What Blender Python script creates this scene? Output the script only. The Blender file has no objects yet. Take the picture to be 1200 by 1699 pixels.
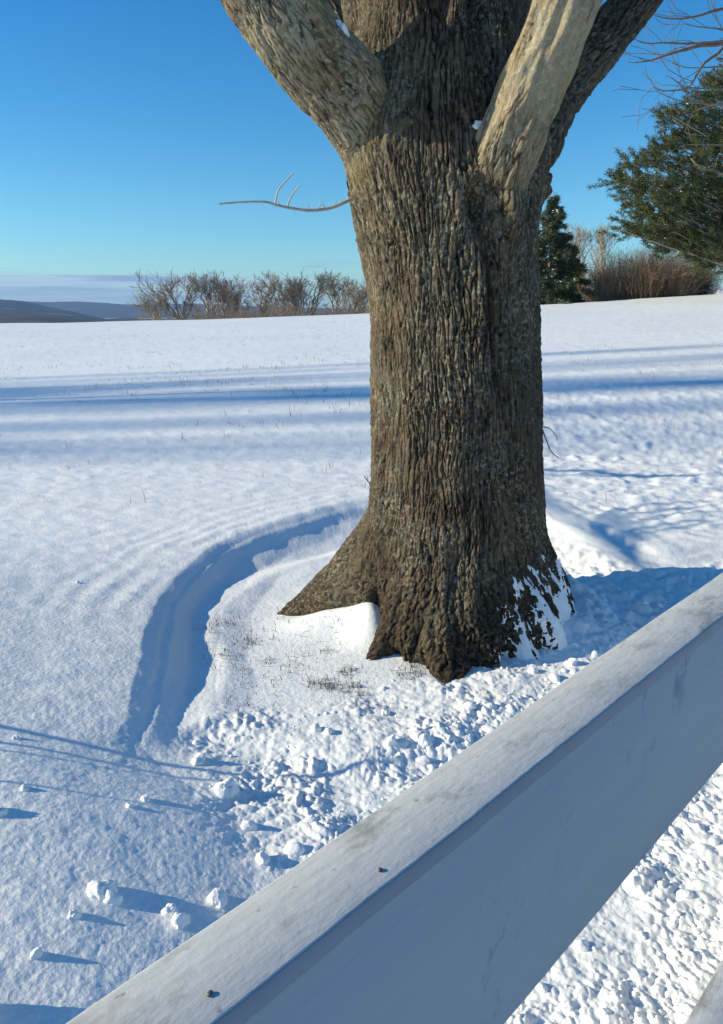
import bpy, math, random
import numpy as np
from mathutils import Vector

random.seed(7); RNG = np.random.default_rng(7)
scene = bpy.context.scene
COL = scene.collection
R = math.radians

# ------------------------------------------------------------------ camera
CAM_H = 1.6; PITCH = R(14.7); FPX = 1276.0
cam_d = bpy.data.cameras.new('camera'); cam = bpy.data.objects.new('camera', cam_d); COL.objects.link(cam)
cam.location = (0, 0, CAM_H); cam.rotation_euler = (math.pi/2 - PITCH, 0, 0)
cam_d.sensor_fit = 'VERTICAL'; cam_d.sensor_height = 36; cam_d.lens = 18/(849.5/FPX)
cam_d.clip_start = 0.05; cam_d.clip_end = 40000
scene.camera = cam

# ------------------------------------------------------------------ light
SUN_EL = R(21); SUN_AZ = (-1.0, -0.05)                      # where the sun stands (x, y)
_n = math.hypot(*SUN_AZ); SUN_AZ = (SUN_AZ[0]/_n, SUN_AZ[1]/_n)
sdir = Vector((SUN_AZ[0]*math.cos(SUN_EL), SUN_AZ[1]*math.cos(SUN_EL), math.sin(SUN_EL)))
sun_d = bpy.data.lights.new('sun', 'SUN'); sun_d.energy = 5.0; sun_d.angle = R(0.5); sun_d.color = (1, .905, .655)
sun = bpy.data.objects.new('sun', sun_d); COL.objects.link(sun)
sun.rotation_euler = sdir.to_track_quat('Z', 'Y').to_euler(); sun.location = (-8, -3, 12)

world = bpy.data.worlds.new("World"); scene.world = world; world.use_nodes = True
wn = world.node_tree; wn.nodes.clear()
def N(nt, typ, **kw):
    n = nt.nodes.new(typ)
    for k, v in kw.items():
        if k.startswith('i_'):
            n.inputs[int(k[2:])].default_value = v
        else: setattr(n, k, v)
    return n
sky = N(wn, 'ShaderNodeTexSky', sky_type='NISHITA', sun_disc=False, sun_elevation=SUN_EL)
sky.sun_rotation = math.atan2(SUN_AZ[0], SUN_AZ[1]); sky.altitude = 0; sky.air_density = 1.0; sky.dust_density = 0.15; sky.ozone_density = 2.5
tc = N(wn, 'ShaderNodeTexCoord'); sep = N(wn, 'ShaderNodeSeparateXYZ'); wn.links.new(tc.outputs['Generated'], sep.inputs[0])
# low stratus on the north-western horizon
mp = N(wn, 'ShaderNodeMapping'); mp.inputs['Scale'].default_value = (5, 5, 170); wn.links.new(tc.outputs['Generated'], mp.inputs[0])
nz = N(wn, 'ShaderNodeTexNoise'); nz.inputs['Scale'].default_value = 1.0; nz.inputs['Detail'].default_value = 6; nz.inputs['Roughness'].default_value = .6
wn.links.new(mp.outputs[0], nz.inputs['Vector'])
def wmath(op, a, b=None, clamp=False):
    n = N(wn, 'ShaderNodeMath', operation=op, use_clamp=clamp)
    for i, v in enumerate((a, b)):
        if v is None: continue
        if isinstance(v, (int, float)): n.inputs[i].default_value = v
        else: wn.links.new(v, n.inputs[i])
    return n.outputs[0]
zed = sep.outputs['Z']
nzc = wmath('MULTIPLY', wmath('SUBTRACT', nz.outputs['Fac'], .5), .014)
zz = wmath('ADD', zed, nzc)
ramp = N(wn, 'ShaderNodeValToRGB'); wn.links.new(wmath('MULTIPLY', zz, 10.0), ramp.inputs[0])
cr = ramp.color_ramp; cr.elements[0].position = 0; cr.elements[0].color = (.55,)*3+(1,)
cr.elements[1].position = .43; cr.elements[1].color = (0, 0, 0, 1)
for p, c in ((.10, .62), (.24, .85), (.29, .78), (.33, .98), (.385, .92), (.40, .5)):
    e = cr.elements.new(p); e.color = (c, c, c, 1)
az = wmath('MULTIPLY', wmath('SUBTRACT', 0.02, wmath('ADD', sep.outputs['X'], wmath('MULTIPLY', nzc, 30))), 4.0, True)
cm = wmath('MULTIPLY', ramp.outputs['Color'], az, True)
# small loose cloudlets higher up
mp2 = N(wn, 'ShaderNodeMapping'); mp2.inputs['Scale'].default_value = (9, 9, 130); mp2.inputs['Location'].default_value = (3.1, .7, 0)
wn.links.new(tc.outputs['Generated'], mp2.inputs[0])
nz2 = N(wn, 'ShaderNodeTexNoise'); nz2.inputs['Scale'].default_value = 1; nz2.inputs['Detail'].default_value = 4; wn.links.new(mp2.outputs[0], nz2.inputs['Vector'])
hz = wmath('MULTIPLY', wmath('SUBTRACT', 1.0, wmath('ABSOLUTE', wmath('MULTIPLY', wmath('SUBTRACT', zed, .052), 70.0))), 1.0, True)
cl2 = wmath('MULTIPLY', wmath('MULTIPLY', wmath('SUBTRACT', nz2.outputs['Fac'], .57), 9.0, True), hz, True)
cm2 = wmath('MAXIMUM', cm, wmath('MULTIPLY', cl2, .75))
hs = N(wn, 'ShaderNodeHueSaturation'); hs.inputs['Saturation'].default_value = 1.0; hs.inputs['Value'].default_value = 1.0
wn.links.new(sky.outputs[0], hs.inputs['Color'])
mx = N(wn, 'ShaderNodeMix', data_type='RGBA'); wn.links.new(cm2, mx.inputs['Factor'])
tn = N(wn, 'ShaderNodeMix', data_type='RGBA', blend_type='MULTIPLY'); tn.inputs['Factor'].default_value = 1; tn.inputs['B'].default_value = (.84, 1.08, 1.27, 1)
deep = N(wn, 'ShaderNodeValToRGB'); dr = deep.color_ramp; wn.links.new(zed, deep.inputs[0])   # the blue deepens with height
dr.elements[0].position = 0; dr.elements[0].color = (.9, 1.0, 1.0, 1); dr.elements[1].position = .36; dr.elements[1].color = (.20, .75, 1.0, 1)
e = dr.elements.new(.10); e.color = (.64, .94, 1.0, 1); e = dr.elements.new(.22); e.color = (.38, .85, 1.0, 1)
tn2 = N(wn, 'ShaderNodeMix', data_type='RGBA', blend_type='MULTIPLY'); tn2.inputs['Factor'].default_value = 1; wn.links.new(deep.outputs[0], tn2.inputs['B'])
wn.links.new(hs.outputs[0], tn.inputs['A']); wn.links.new(tn.outputs['Result'], tn2.inputs['A']); wn.links.new(tn2.outputs['Result'], mx.inputs['A']); mc_ = N(wn, 'ShaderNodeMix', data_type='RGBA'); mc_.inputs['A'].default_value = (2.2, 3.3, 5.0, 1); mc_.inputs['B'].default_value = (3.7, 5.1, 6.3, 1)
wn.links.new(wmath('MULTIPLY', wmath('SUBTRACT', nz.outputs['Fac'], .40), 5.0, True), mc_.inputs['Factor']); wn.links.new(mc_.outputs['Result'], mx.inputs['B'])
SKY_STRENGTH = 0.102
bg = N(wn, 'ShaderNodeBackground'); bg.inputs['Strength'].default_value = SKY_STRENGTH
wo = N(wn, 'ShaderNodeOutputWorld'); wn.links.new(mx.outputs['Result'], bg.inputs['Color']); wn.links.new(bg.outputs[0], wo.inputs[0])
vs = scene.view_settings; vs.view_transform = 'Standard'; vs.look = 'None'; vs.gamma = 1; vs.use_curve_mapping = False
vs.exposure = 0.34

# ------------------------------------------------------------------ helpers
def ray(u, v):
    cx = (u-600)/FPX; cy = (849.5-v)/FPX
    return np.array([cx, math.cos(PITCH)+cy*math.sin(PITCH), -math.sin(PITCH)+cy*math.cos(PITCH)])
def PY(u, v, y):
    d = ray(u, v); t = y/d[1]; return np.array([d[0]*t, y, CAM_H+d[2]*t])
def PZ(u, v, z):
    d = ray(u, v); t = (z-CAM_H)/d[2]; return np.array([d[0]*t, d[1]*t, z])
_pr = np.random.default_rng(11); _perm = _pr.permutation(256); _perm = np.concatenate([_perm, _perm, _perm])
_g3 = _pr.normal(size=(256, 3)); _g3 /= np.linalg.norm(_g3, axis=1)[:, None]; _g3 = _g3.astype(np.float32)
def perlin3(x, y, z):
    x = np.asarray(x, np.float32); y = np.asarray(y, np.float32); z = np.asarray(z, np.float32)
    xi = np.floor(x).astype(np.int32); yi = np.floor(y).astype(np.int32); zi = np.floor(z).astype(np.int32)
    xf = x-xi; yf = y-yi; zf = z-zi; xi &= 255; yi &= 255; zi &= 255
    f = lambda t: t*t*t*(t*(t*6-15)+10)
    u, v, w = f(xf), f(yf), f(zf)
    def g(a, b, c):
        h = _perm[_perm[_perm[xi+a]+yi+b]+zi+c]; G = _g3[h]
        return G[..., 0]*(xf-a)+G[..., 1]*(yf-b)+G[..., 2]*(zf-c)
    l = lambda a, b, t: a+(b-a)*t
    return 1.5*l(l(l(g(0,0,0), g(1,0,0), u), l(g(0,1,0), g(1,1,0), u), v), l(l(g(0,0,1), g(1,0,1), u), l(g(0,1,1), g(1,1,1), u), v), w)
def perlin2(x, y, s=0.0):
    x = np.asarray(x, np.float32); y = np.asarray(y, np.float32); s0 = int(s*37) & 255
    xi = np.floor(x).astype(np.int32); yi = np.floor(y).astype(np.int32); xf = x-xi; yf = y-yi; xi &= 255; yi &= 255
    f = lambda t: t*t*t*(t*(t*6-15)+10)
    u, v = f(xf), f(yf)
    def g(a, b):
        h = _perm[_perm[_perm[xi+a]+yi+b]+s0]; G = _g3[h]
        return G[..., 0]*(xf-a)+G[..., 1]*(yf-b)
    l = lambda a, b, t: a+(b-a)*t
    return 1.7*l(l(g(0,0), g(1,0), u), l(g(0,1), g(1,1), u), v)
def sst(a, b, x):
    t = np.clip((x-a)/(b-a), 0, 1); return t*t*(3-2*t)
def mesh(name, V, F, mats=None, smooth=True, attrs=None, matidx=None):
    V = np.asarray(V, np.float32); F = np.asarray(F, np.int32)
    me = bpy.data.meshes.new(name); k = F.shape[1]
    me.vertices.add(len(V)); me.vertices.foreach_set('co', V.ravel())
    me.loops.add(F.size); me.loops.foreach_set('vertex_index', F.ravel())
    me.polygons.add(len(F)); me.polygons.foreach_set('loop_start', np.arange(0, F.size, k, dtype=np.int32))
    me.polygons.foreach_set('loop_total', np.full(len(F), k, np.int32))
    if smooth: me.polygons.foreach_set('use_smooth', np.ones(len(F), bool))
    if matidx is not None: me.polygons.foreach_set('material_index', np.asarray(matidx, np.int32))
    for m in (mats or []): me.materials.append(m)
    for an, av in (attrs or {}).items():
        a = me.attributes.new(an, 'FLOAT', 'POINT'); a.data.foreach_set('value', np.asarray(av, np.float32))
    me.update(calc_edges=True); me.validate(); return me
def link(name, me, parent=None, loc=None):
    o = bpy.data.objects.new(name, me); COL.objects.link(o)
    if parent is not None: o.parent = parent
    if loc is not None: o.location = loc
    return o
def tag(o, label=None, cat=None, group=None, kind=None):
    for k, v in (('label', label), ('category', cat), ('group', group), ('kind', kind)):
        if v: o[k] = v
    return o
def empty(name, loc, label, cat, group=None):
    o = bpy.data.objects.new(name, None); COL.objects.link(o); o.location = loc; return tag(o, label, cat, group)
def gridF(nr, nc, wrap=False):
    i = np.arange(nr-1)[:, None]; j = np.arange(nc if wrap else nc-1)[None, :]; j2 = (j+1) % nc
    return np.stack([i*nc+j, i*nc+j2, (i+1)*nc+j2, (i+1)*nc+j], -1).reshape(-1, 4)

# ------------------------------------------------------------------ materials
def mat(name, rough=.8, spec=.3):
    m = bpy.data.materials.new(name); m.use_nodes = True; nt = m.node_tree
    b = nt.nodes['Principled BSDF']; b.inputs['Roughness'].default_value = rough; b.inputs['Specular IOR Level'].default_value = spec
    return m, nt, b
def noise(nt, scale, detail=3, rough=.5, vec=None, stretch=None, loc=(0,0,0)):
    if vec is None: vec = nt.nodes.new('ShaderNodeTexCoord').outputs['Object']
    m = nt.nodes.new('ShaderNodeMapping'); m.inputs['Scale'].default_value = stretch or (1,1,1); m.inputs['Location'].default_value = loc
    nt.links.new(vec, m.inputs[0])
    n = nt.nodes.new('ShaderNodeTexNoise'); n.inputs['Scale'].default_value = scale; n.inputs['Detail'].default_value = detail; n.inputs['Roughness'].default_value = rough
    nt.links.new(m.outputs[0], n.inputs['Vector']); return n.outputs['Fac']
def rampn(nt, fac, stops):
    r = nt.nodes.new('ShaderNodeValToRGB'); nt.links.new(fac, r.inputs[0]); cr = r.color_ramp
    cr.elements[0].position = stops[0][0]; cr.elements[0].color = (*stops[0][1], 1)
    cr.elements[1].position = stops[-1][0]; cr.elements[1].color = (*stops[-1][1], 1)
    for p, c in stops[1:-1]: cr.elements.new(p).color = (*c, 1)
    return r.outputs[0]
def mixc(nt, fac, a, b, mode='MIX'):
    m = nt.nodes.new('ShaderNodeMix'); m.data_type = 'RGBA'; m.blend_type = mode
    for s, v in (('Factor', fac), ('A', a), ('B', b)):
        if isinstance(v, (int, float)): m.inputs[s].default_value = v
        elif isinstance(v, tuple): m.inputs[s].default_value = (*v, 1)
        else: nt.links.new(v, m.inputs[s])
    return m.outputs['Result']
def bump(nt, b, h, dist, strength=1.0, prev=None):
    n = nt.nodes.new('ShaderNodeBump'); n.inputs['Distance'].default_value = dist; n.inputs['Strength'].default_value = strength
    nt.links.new(h, n.inputs['Height'])
    if prev is not None: nt.links.new(prev, n.inputs['Normal'])
    nt.links.new(n.outputs[0], b.inputs['Normal']); return n.outputs[0]
def flat(name, c, rough=.8, spec=.2, var=.25, scale=3):
    m, nt, b = mat(name, rough, spec)
    n = noise(nt, scale, 4)
    nt.links.new(rampn(nt, n, [(.3, tuple(x*(1-var) for x in c)), (.7, tuple(min(1, x*(1+var)) for x in c))]), b.inputs['Base Color'])
    return m
# snow
SNOW, nt, b = mat('snow', .55, .25)
nt.links.new(rampn(nt, noise(nt, 1.3, 5), [(.3, (.83, .83, .83)), (.7, (.88, .88, .87))]), b.inputs['Base Color'])
b1 = bump(nt, b, noise(nt, 75, 4, .65), .0032)
bump(nt, b, noise(nt, 9, 3, .6), .006, prev=b1)
SNOWC, nt, b = mat('snow_clump', .6, .2)
b.inputs['Base Color'].default_value = (.87, .875, .88, 1)
b.inputs['Subsurface Weight'].default_value = .25; b.inputs['Subsurface Radius'].default_value = (.02, .02, .025)
bump(nt, b, noise(nt, 140, 3, .6), .003)
SNOWB = flat('trodden_snow', (.84, .84, .84), .6, .2, .04, 6)
# bark
def bark_mat(name, A, B, algae, lsc):
    """bark colour: A = old furrowed bark, B = young paler bark, blended by the 'pale' attribute; each (fissure, ridge, lichen, amount)"""
    m, nt, b = mat(name, .9, .12)
    def attr(n):
        a = nt.nodes.new('ShaderNodeAttribute'); a.attribute_name = n; return a.outputs['Fac']
    rg, pale = attr('ridge'), attr('pale')
    nn = noise(nt, 42, 5, .75, stretch=(1, 1, .35))
    f = nt.nodes.new('ShaderNodeMath'); f.operation = 'MULTIPLY_ADD'; nt.links.new(nn, f.inputs[0]); f.inputs[1].default_value = .9
    a2 = nt.nodes.new('ShaderNodeMath'); a2.operation = 'SUBTRACT'; nt.links.new(rg, a2.inputs[0]); a2.inputs[1].default_value = .48
    nt.links.new(a2.outputs[0], f.inputs[2])
    tone = rampn(nt, noise(nt, 3.2, 4, .6), [(.3, (.70, .58, .52)), (.5, (1, .95, .9)), (.7, (1.15, 1.15, 1.05))])
    grey = rampn(nt, noise(nt, 11, 4, .6, loc=(9, 9, 9)), [(.42, (1, 1, 1)), (.62, (.80, .92, 1.02))])
    ln = noise(nt, lsc, 5, .7, loc=(4, 2, 1))
    big = rampn(nt, noise(nt, 2.6, 3, .6, loc=(1, 7, 3)), [(.38, (.12,)*3), (.6, (1,)*3)])
    out = []
    for fis, rid, lich, amt in (A, B):
        base = rampn(nt, f.outputs[0], [(.10, fis), (.45, tuple(p*.62+q*.38 for p, q in zip(fis, rid))), (.85, rid)])
        base = mixc(nt, 1.0, mixc(nt, 1.0, base, tone, 'MULTIPLY'), grey, 'MULTIPLY')
        lm = mixc(nt, 1.0, rampn(nt, ln, [(.58-.10*amt, (0,)*3), (.66-.08*amt, (1,)*3)]), big, 'MULTIPLY')
        out.append(mixc(nt, lm, base, lich))
    an = rampn(nt, noise(nt, 4.5, 3, .5, loc=(2, 3, 9)), [(.5, (0,)*3), (.64, (.45,)*3)])
    out[1] = mixc(nt, an, out[1], algae)
    nt.links.new(mixc(nt, attr('wet'), mixc(nt, pale, out[0], out[1]), mixc(nt, 1.0, out[0], (.52, .48, .46), 'MULTIPLY')), b.inputs['Base Color'])
    b0 = bump(nt, b, noise(nt, 60, 4, .7, stretch=(1, 1, .22), loc=(3,1,2)), .014)
    b1 = bump(nt, b, noise(nt, 150, 4, .7, stretch=(1, 1, .5)), .007, prev=b0)
    bump(nt, b, noise(nt, 320, 3, .6), .002, prev=b1)
    return m
OLD = ((.008, .0055, .004), (.148, .113, .079), (.33, .31, .235), .74)
YOUNG = ((.05, .034, .022), (.44, .365, .25), (.50, .47, .34), .5)
BARK = bark_mat('bark', OLD, YOUNG, (.34, .26, .10), 48)
BARKD = bark_mat('rough_limb_bark', ((.02, .014, .01), (.12, .095, .07), (.24, .22, .16), .5), YOUNG, (.3, .25, .1), 30)
BARKL = BARK
TWIG = flat('twig_bark', (.20, .155, .12), .7, .2, .3, 12)
REDTW = flat('reddish_twigs', (.25, .18, .14), .8, .1, .2, .3)
PALETW = flat('tan_twigs', (.25, .215, .17), .8, .1, .2, .3)
TWIGL = flat('pale_twig_bark', (.42, .38, .33), .7, .2, .2, 30)
GTRUNK = flat('grey_trunk', (.36, .30, .23), .9, .1, .3, 2)
BRUSHM = flat('brown_brush', (.19, .15, .12), .9, .1, .35, .6)
SHRUBM = flat('shrub_stem', (.30, .21, .14), .85, .1, .35, 1.5)
def needle_mat(name, c1, c2):
    m, nt, b = mat(name, .6, .3)
    nt.links.new(rampn(nt, noise(nt, .55, 5, .65), [(.32, c1), (.68, c2)]), b.inputs['Base Color']); return m
PINE = needle_mat('pine_needles', (.034, .056, .02), (.105, .11, .033))
SPRUCE = needle_mat('spruce_needles', (.035, .055, .03), (.075, .095, .045))
GRASS = flat('dry_grass', (.10, .085, .045), .8, .2, .4, 40)
STRAW = flat('straw', (.34, .27, .17), .8, .2, .4, 5)
PLATE = flat('paint', (.8,.8,.8))

# ------------------------------------------------------------------ ground heights
rimpx = [(208,1245),(226,1190),(238,1130),(247,1080),(262,1022),(288,978),(322,945),(362,914),(420,888),(482,868),(545,854),(612,840)]
RIM = [PZ(u, v, .14)[:2] for u, v in rimpx]
RIM += [PZ(690, 832, .14)[:2], np.array((1.1, 5.9))]
RIM += [PZ(u, v, .16)[:2] for u, v in ((985, 878), (1045, 900), (1110, 915), (1215, 905))]
RIM += [np.array(p) for p in ((4.2, 4.6), (4.5, 2), (3, .2), (.3, .2), (-.25, .9), (-.5, 1.6))]
RIM = np.array(RIM)
def catmull(P, n, closed=False):
    P = np.asarray(P, float); out = []
    m = len(P)
    rng = range(m) if closed else range(m-1)
    for i in rng:
        p0 = P[(i-1) % m] if (closed or i > 0) else P[0]; p1 = P[i]; p2 = P[(i+1) % m]
        p3 = P[(i+2) % m] if (closed or i+2 < m) else P[-1]
        t = np.linspace(0, 1, n, endpoint=False)[:, None]
        out.append(.5*((2*p1)+(-p0+p2)*t+(2*p0-5*p1+4*p2-p3)*t**2+(-p0+3*p1-3*p2+p3)*t**3))
    if not closed: out.append(P[-1:])
    return np.concatenate(out)
RIMC = catmull(RIM, 4, True)
def signed(x, y, poly):
    d = np.full(x.shape, 1e9, np.float32); ins = np.zeros(x.shape, bool); m = len(poly)
    for i in range(m):
        a = poly[i]; b = poly[(i+1) % m]; e = b-a; L = (e**2).sum()
        t = np.clip(((x-a[0])*e[0]+(y-a[1])*e[1])/L, 0, 1)
        d = np.minimum(d, (x-a[0]-t*e[0])**2+(y-a[1]-t*e[1])**2)
        c = ((a[1] > y) != (b[1] > y)); xx = a[0]+(y-a[1])*(e[0])/(e[1] if e[1] else 1e-9); ins ^= c & (x < xx)
    d = np.sqrt(d); return np.where(ins, d, -d)
TC = np.array([.468, 3.8])
INN = np.array([PZ(u, v, .05)[:2] for u, v in ((318,1215),(323,1170),(334,1135),(343,1095),(326,1066),(338,1020),(370,985),(415,958),(475,934),(545,917),(610,903))]+[(.2,4.75),(.8,4.7),(1.25,4.2),(1.35,3.6),(1.1,3.0),(.6,2.6),(.0,2.35)])
L1 = [PZ(300, 1215, 0)[:2], PZ(640, 1150, 0)[:2], PZ(880, 1072, 0)[:2], PZ(1030, 1048, 0)[:2]]
CHUNK = np.array([PZ(290,1330,0)[:2], PZ(310,1215,0)[:2], PZ(480,1185,0)[:2], PZ(640,1150,0)[:2], PZ(760,1118,0)[:2], PZ(880,1078,0)[:2], PZ(1040,1060,0)[:2],
                  PZ(1200,1040,0)[:2], (3.2,2.6), (3,.2), (.3,.2), PZ(620,1600,0)[:2], PZ(430,1470,0)[:2], PZ(330,1400,0)[:2]])
def height(x, y, fine=True):
    x = np.asarray(x, np.float64); y = np.asarray(y, np.float64)
    t = np.clip((y-4)/41, 0, 1)
    s = sst(4, 16, y)
    xx = np.clip(x, -60, 60)
    z = .14+1.28*t+.0395*xx*s+.0006*np.clip(x, -40, 40)**2*s
    q = np.clip(y-45, 0, None)
    z -= 5.0*np.clip(q/65, 0, 4)**1.5*np.where(x > 6, 1-.6*sst(6, 20, x), 1)
    z -= 55*sst(250, 1500, np.hypot(x, y))
    z += .05*perlin2(x/6.0, y/4.0, 1)*sst(5, 9, y)
    near = np.hypot(x, y) < 9
    if near.any():
        X = x[near]; Y = y[near]; Z = z[near]
        w = perlin2(X*3, Y*3, 2)*.03+perlin2(X*9, Y*9, 3)*.006*sst(.1, .4, perlin2(X*1.3, Y*1.3, 36)+.25)
        d = signed(X, Y, RIMC)+w
        # left foreground drift, falling away from the sun
        Z += .155*np.clip(-.30-.50*sst(1.9, 2.5, Y)-X, 0, 2.2)*(1-sst(2.6, 5.4, Y))
        soft = 1-sst(2.0, 3.0, Y)
        prof = np.interp(d, [-.5, -.12, -.03, .02, .045, .075, .16, .29, .45], [0, .005, .004, -.010, -.022, -.026, -.074, -.118, -.142])
        prof2 = -.11*sst(-.35, .8, d)
        Z += prof*(1-soft)+prof2*soft
        # low ridges running with the rim on the windward side
        Z += .0022*sst(3.0, 3.8, Y)*np.sin(np.clip(-d, 0, 1)*45+2.5*perlin2(X*1.5, Y*1.5, 4))*sst(-.8, -.3, d)*(1-sst(-.12, 0, d))*sst(-.1, .5, perlin2(X*1.1+4, Y*1.1, 5)+.3)
        # mound round the tree and drifts against it
        rt = np.hypot(X-TC[0], Y-TC[1])
        Z += .048*sst(-.07, .12, signed(X, Y, INN)+.6*w)
        Z += .030*np.exp(-(rt/.8)**4)*sst(0, .3, d)
        for gx, gy, sx, sy, a in ((.05, 3.50, .10, .14, .11), (-.12, 3.60, .22, .12, .08), (.53, 3.27, .05, .07, .03), (.95, 3.50, .18, .2, .06), (1.25, 4.0, .3, .3, .07)):
            Z += a*np.exp(-((X-gx)/sx)**2-((Y-gy)/sy)**2)
        Z += .08*sst(1.1, 1.8, X)*sst(3.3, 4.2, Y)*sst(0, .3, d)
        # roughness
        cm = sst(-.12, .30, signed(X, Y, CHUNK)+.07*perlin2(X*4, Y*4, 6))
        b = np.abs(perlin2(X*11, Y*11, 7)); b2 = np.abs(perlin2(X*26, Y*26, 8)); b3 = np.abs(perlin2(X*60, Y*60, 9))
        cm = cm*(.45+.75*sst(-.25, .35, perlin2(X*3.3, Y*3.3, 38)))
        Z += cm*(.021*b+.0145*b2+.0085*b3+.0025*np.abs(perlin2(X*110, Y*110, 35))+.03*np.abs(perlin2(X*6, Y*6, 37))*sst(-.05, .2, -(X*.731-Y*.683)*-1-.3)+.02*perlin2(X*4, Y*4, 10)-.005)
        hol = sst(.1, .4, d)*sst(.75, 1.1, X)*(1-cm)
        Z += hol*(.045*np.abs(perlin2(X*9, Y*9, 11))+.022*np.abs(perlin2(X*22, Y*22, 12)))
        out = 1-sst(-.05, .05, d)
        Z += (.004+.006*sst(.6, 1.6, X))*out*perlin2(X*7+Y*2, Y*12, 13)
        Z += .0011*perlin2(X*45, Y*45, 14)+.0009*perlin2(X*95, Y*95, 15)
        lf = (1-sst(-.9, -.2, X))*(1-sst(2.2, 3.4, Y))
        Z += lf*(.0025*np.abs(perlin2(X*14, Y*14, 16))+.006*perlin2(X*2.5, Y*2.5, 17))
        z[near] = Z
    # wind crust on the right of the field
    mid = (y > 3.5) & (y < 40)
    if mid.any():
        X = x[mid]; Y = y[mid]
        X = X*1.35; Y2 = Y; Y = Y*1.35; a = sst(.3, 2.4, X-.06*Y)*sst(4.6, 5.6, Y2)*(1-sst(9, 15, Y2))
        rdg = np.clip(perlin2(X*2.6+Y*.8, Y*4.5-X*.8, 18), 0, 1)+.6*np.clip(perlin2(X*6+Y*2, Y*9-X*1.5, 19), 0, 1)
        l = .35*np.clip(perlin2(X*1.5+Y*.4, Y*4, 20), 0, 1)+.3*np.clip(perlin2(X*3, Y*7, 26), 0, 1)
        z[mid] += (a*.024+.006)*rdg+.022*l*sst(5, 8, Y)
        z[mid] += a*.010*np.clip(perlin2(X*12+Y*3, Y*14, 21), 0, 1)
    return z
def h1(x, y): return float(height(np.array([x]), np.array([y]))[0])

# ------------------------------------------------------------------ snowy ground, one sheet
def ring_angles():
    a = np.linspace(-R(32), R(32), 530)
    b = np.linspace(R(32), R(70), 60)[1:]; c = np.linspace(R(70), R(290), 50)[1:]; d = np.linspace(R(290), R(328), 60)[1:-1]
    return np.concatenate([a, b, c, d])
rs = [.45]
while rs[-1] < 1.3: rs.append(rs[-1]*1.02)
while rs[-1] < 4.0: rs.append(rs[-1]*1.0030)
while rs[-1] < 7.5: rs.append(rs[-1]*1.0048)
while rs[-1] < 60: rs.append(rs[-1]*1.010)
while rs[-1] < 9000: rs.append(rs[-1]*1.10)
rs = np.array(rs); an = ring_angles()
GX = rs[:, None]*np.sin(an)[None, :]; GY = rs[:, None]*np.cos(an)[None, :]
GZ = height(GX.ravel(), GY.ravel())
V = np.stack([GX.ravel(), GY.ravel(), GZ], -1)
F = gridF(len(rs), len(an), True)
# a small cap closes the middle
V = np.vstack([V, [[0, 0, float(GZ[:len(an)].mean())]]]); ci = len(V)-1
mg = mesh('snow_field', V, F[:, ::-1], [SNOW])
ground = tag(link('snow_field', mg), 'snow covered field rising to a low crest behind the big tree', kind='structure')
capF = np.stack([np.full(len(an), ci), np.arange(len(an)), (np.arange(len(an))+1) % len(an)], -1)
mc = mesh('ground', V[:], capF, [SNOW]); tag(link('ground', mc), 'patch of snow under the viewer', kind='structure')
print('ground verts', len(V))

# ------------------------------------------------------------------ far hills
def hill(name, prof, dist, thick, matl, label):
    """long forested ridge whose skyline passes through the listed pixels"""
    us = np.linspace(prof[0][0], prof[-1][0], 260)
    vv = np.interp(us, [p[0] for p in prof], [p[1] for p in prof])
    for k in range(3): vv = np.convolve(np.pad(vv, 4, 'edge'), np.ones(9)/9, 'valid')
    vv = vv + perlin2(us/14, us*0+dist, 3)*.8+perlin2(us/4, us*0+dist, 4)*.25
    rows = []
    top = np.array([PY(u, v, dist) for u, v in zip(us, vv)])
    prof_t = np.linspace(-1, 1, 41)
    for t in prof_t:
        f = math.cos(t*math.pi/2)**1.2 if abs(t) < 1 else 0
        z = -56+(top[:, 2]+56)*f
        y = dist+t*thick
        r = np.stack([top[:, 0]*(y/dist), np.full(len(us), y), z+perlin2(top[:, 0]/300, np.full(len(us), y)/260, 5)*14*math.sin(abs(t)*math.pi)], -1)
        rows.append(r)
    o = link(name, mesh(name, np.concatenate(rows), gridF(41, len(us))[:, :], [matl]))
    return tag(o, label, kind='structure')
def hill_mat(name, c, c2, sc):
    m, nt, b = mat(name, 1, 0)
    n = noise(nt, sc, 6, .62, stretch=(1, 2.5, 3))
    n2 = noise(nt, sc*6, 3, .6)
    col = rampn(nt, n, [(.35, c), (.58, c2), (.66, (.22, .23, .25))])
    nt.links.new(mixc(nt, .35, col, rampn(nt, n2, [(.35, c), (.7, c2)])), b.inputs['Base Color']); return m
hill('hills', [(-900,480),(-400,486),(-60,494),(30,497),(70,505),(110,499),(140,498),(165,503),(195,504),(225,508),(300,503),(420,508),(560,512),(760,515),(1000,520)], 7500, 1500,
     hill_mat('far_forest', (.035,.042,.045), (.06,.062,.06), .0022), 'farthest blue wooded ridge along the horizon')
hill('hills', [(-900,470),(-400,480),(-80,492),(0,498),(40,498),(62,506),(100,512),(135,519),(160,528),(190,534),(300,545)], 4600, 900,
     hill_mat('mid_forest', (.018,.024,.026), (.035,.038,.036), .004), 'dark blue wooded spur at the left edge')
hill('hills', [(-900,500),(-300,514),(0,519),(60,521),(110,522),(160,530),(230,533),(400,536),(620,540),(1000,545)], 2600, 700,
     hill_mat('near_forest', (.05,.045,.04), (.10,.088,.075), .006), 'brown grey wooded slope just above the snow crest')

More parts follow.
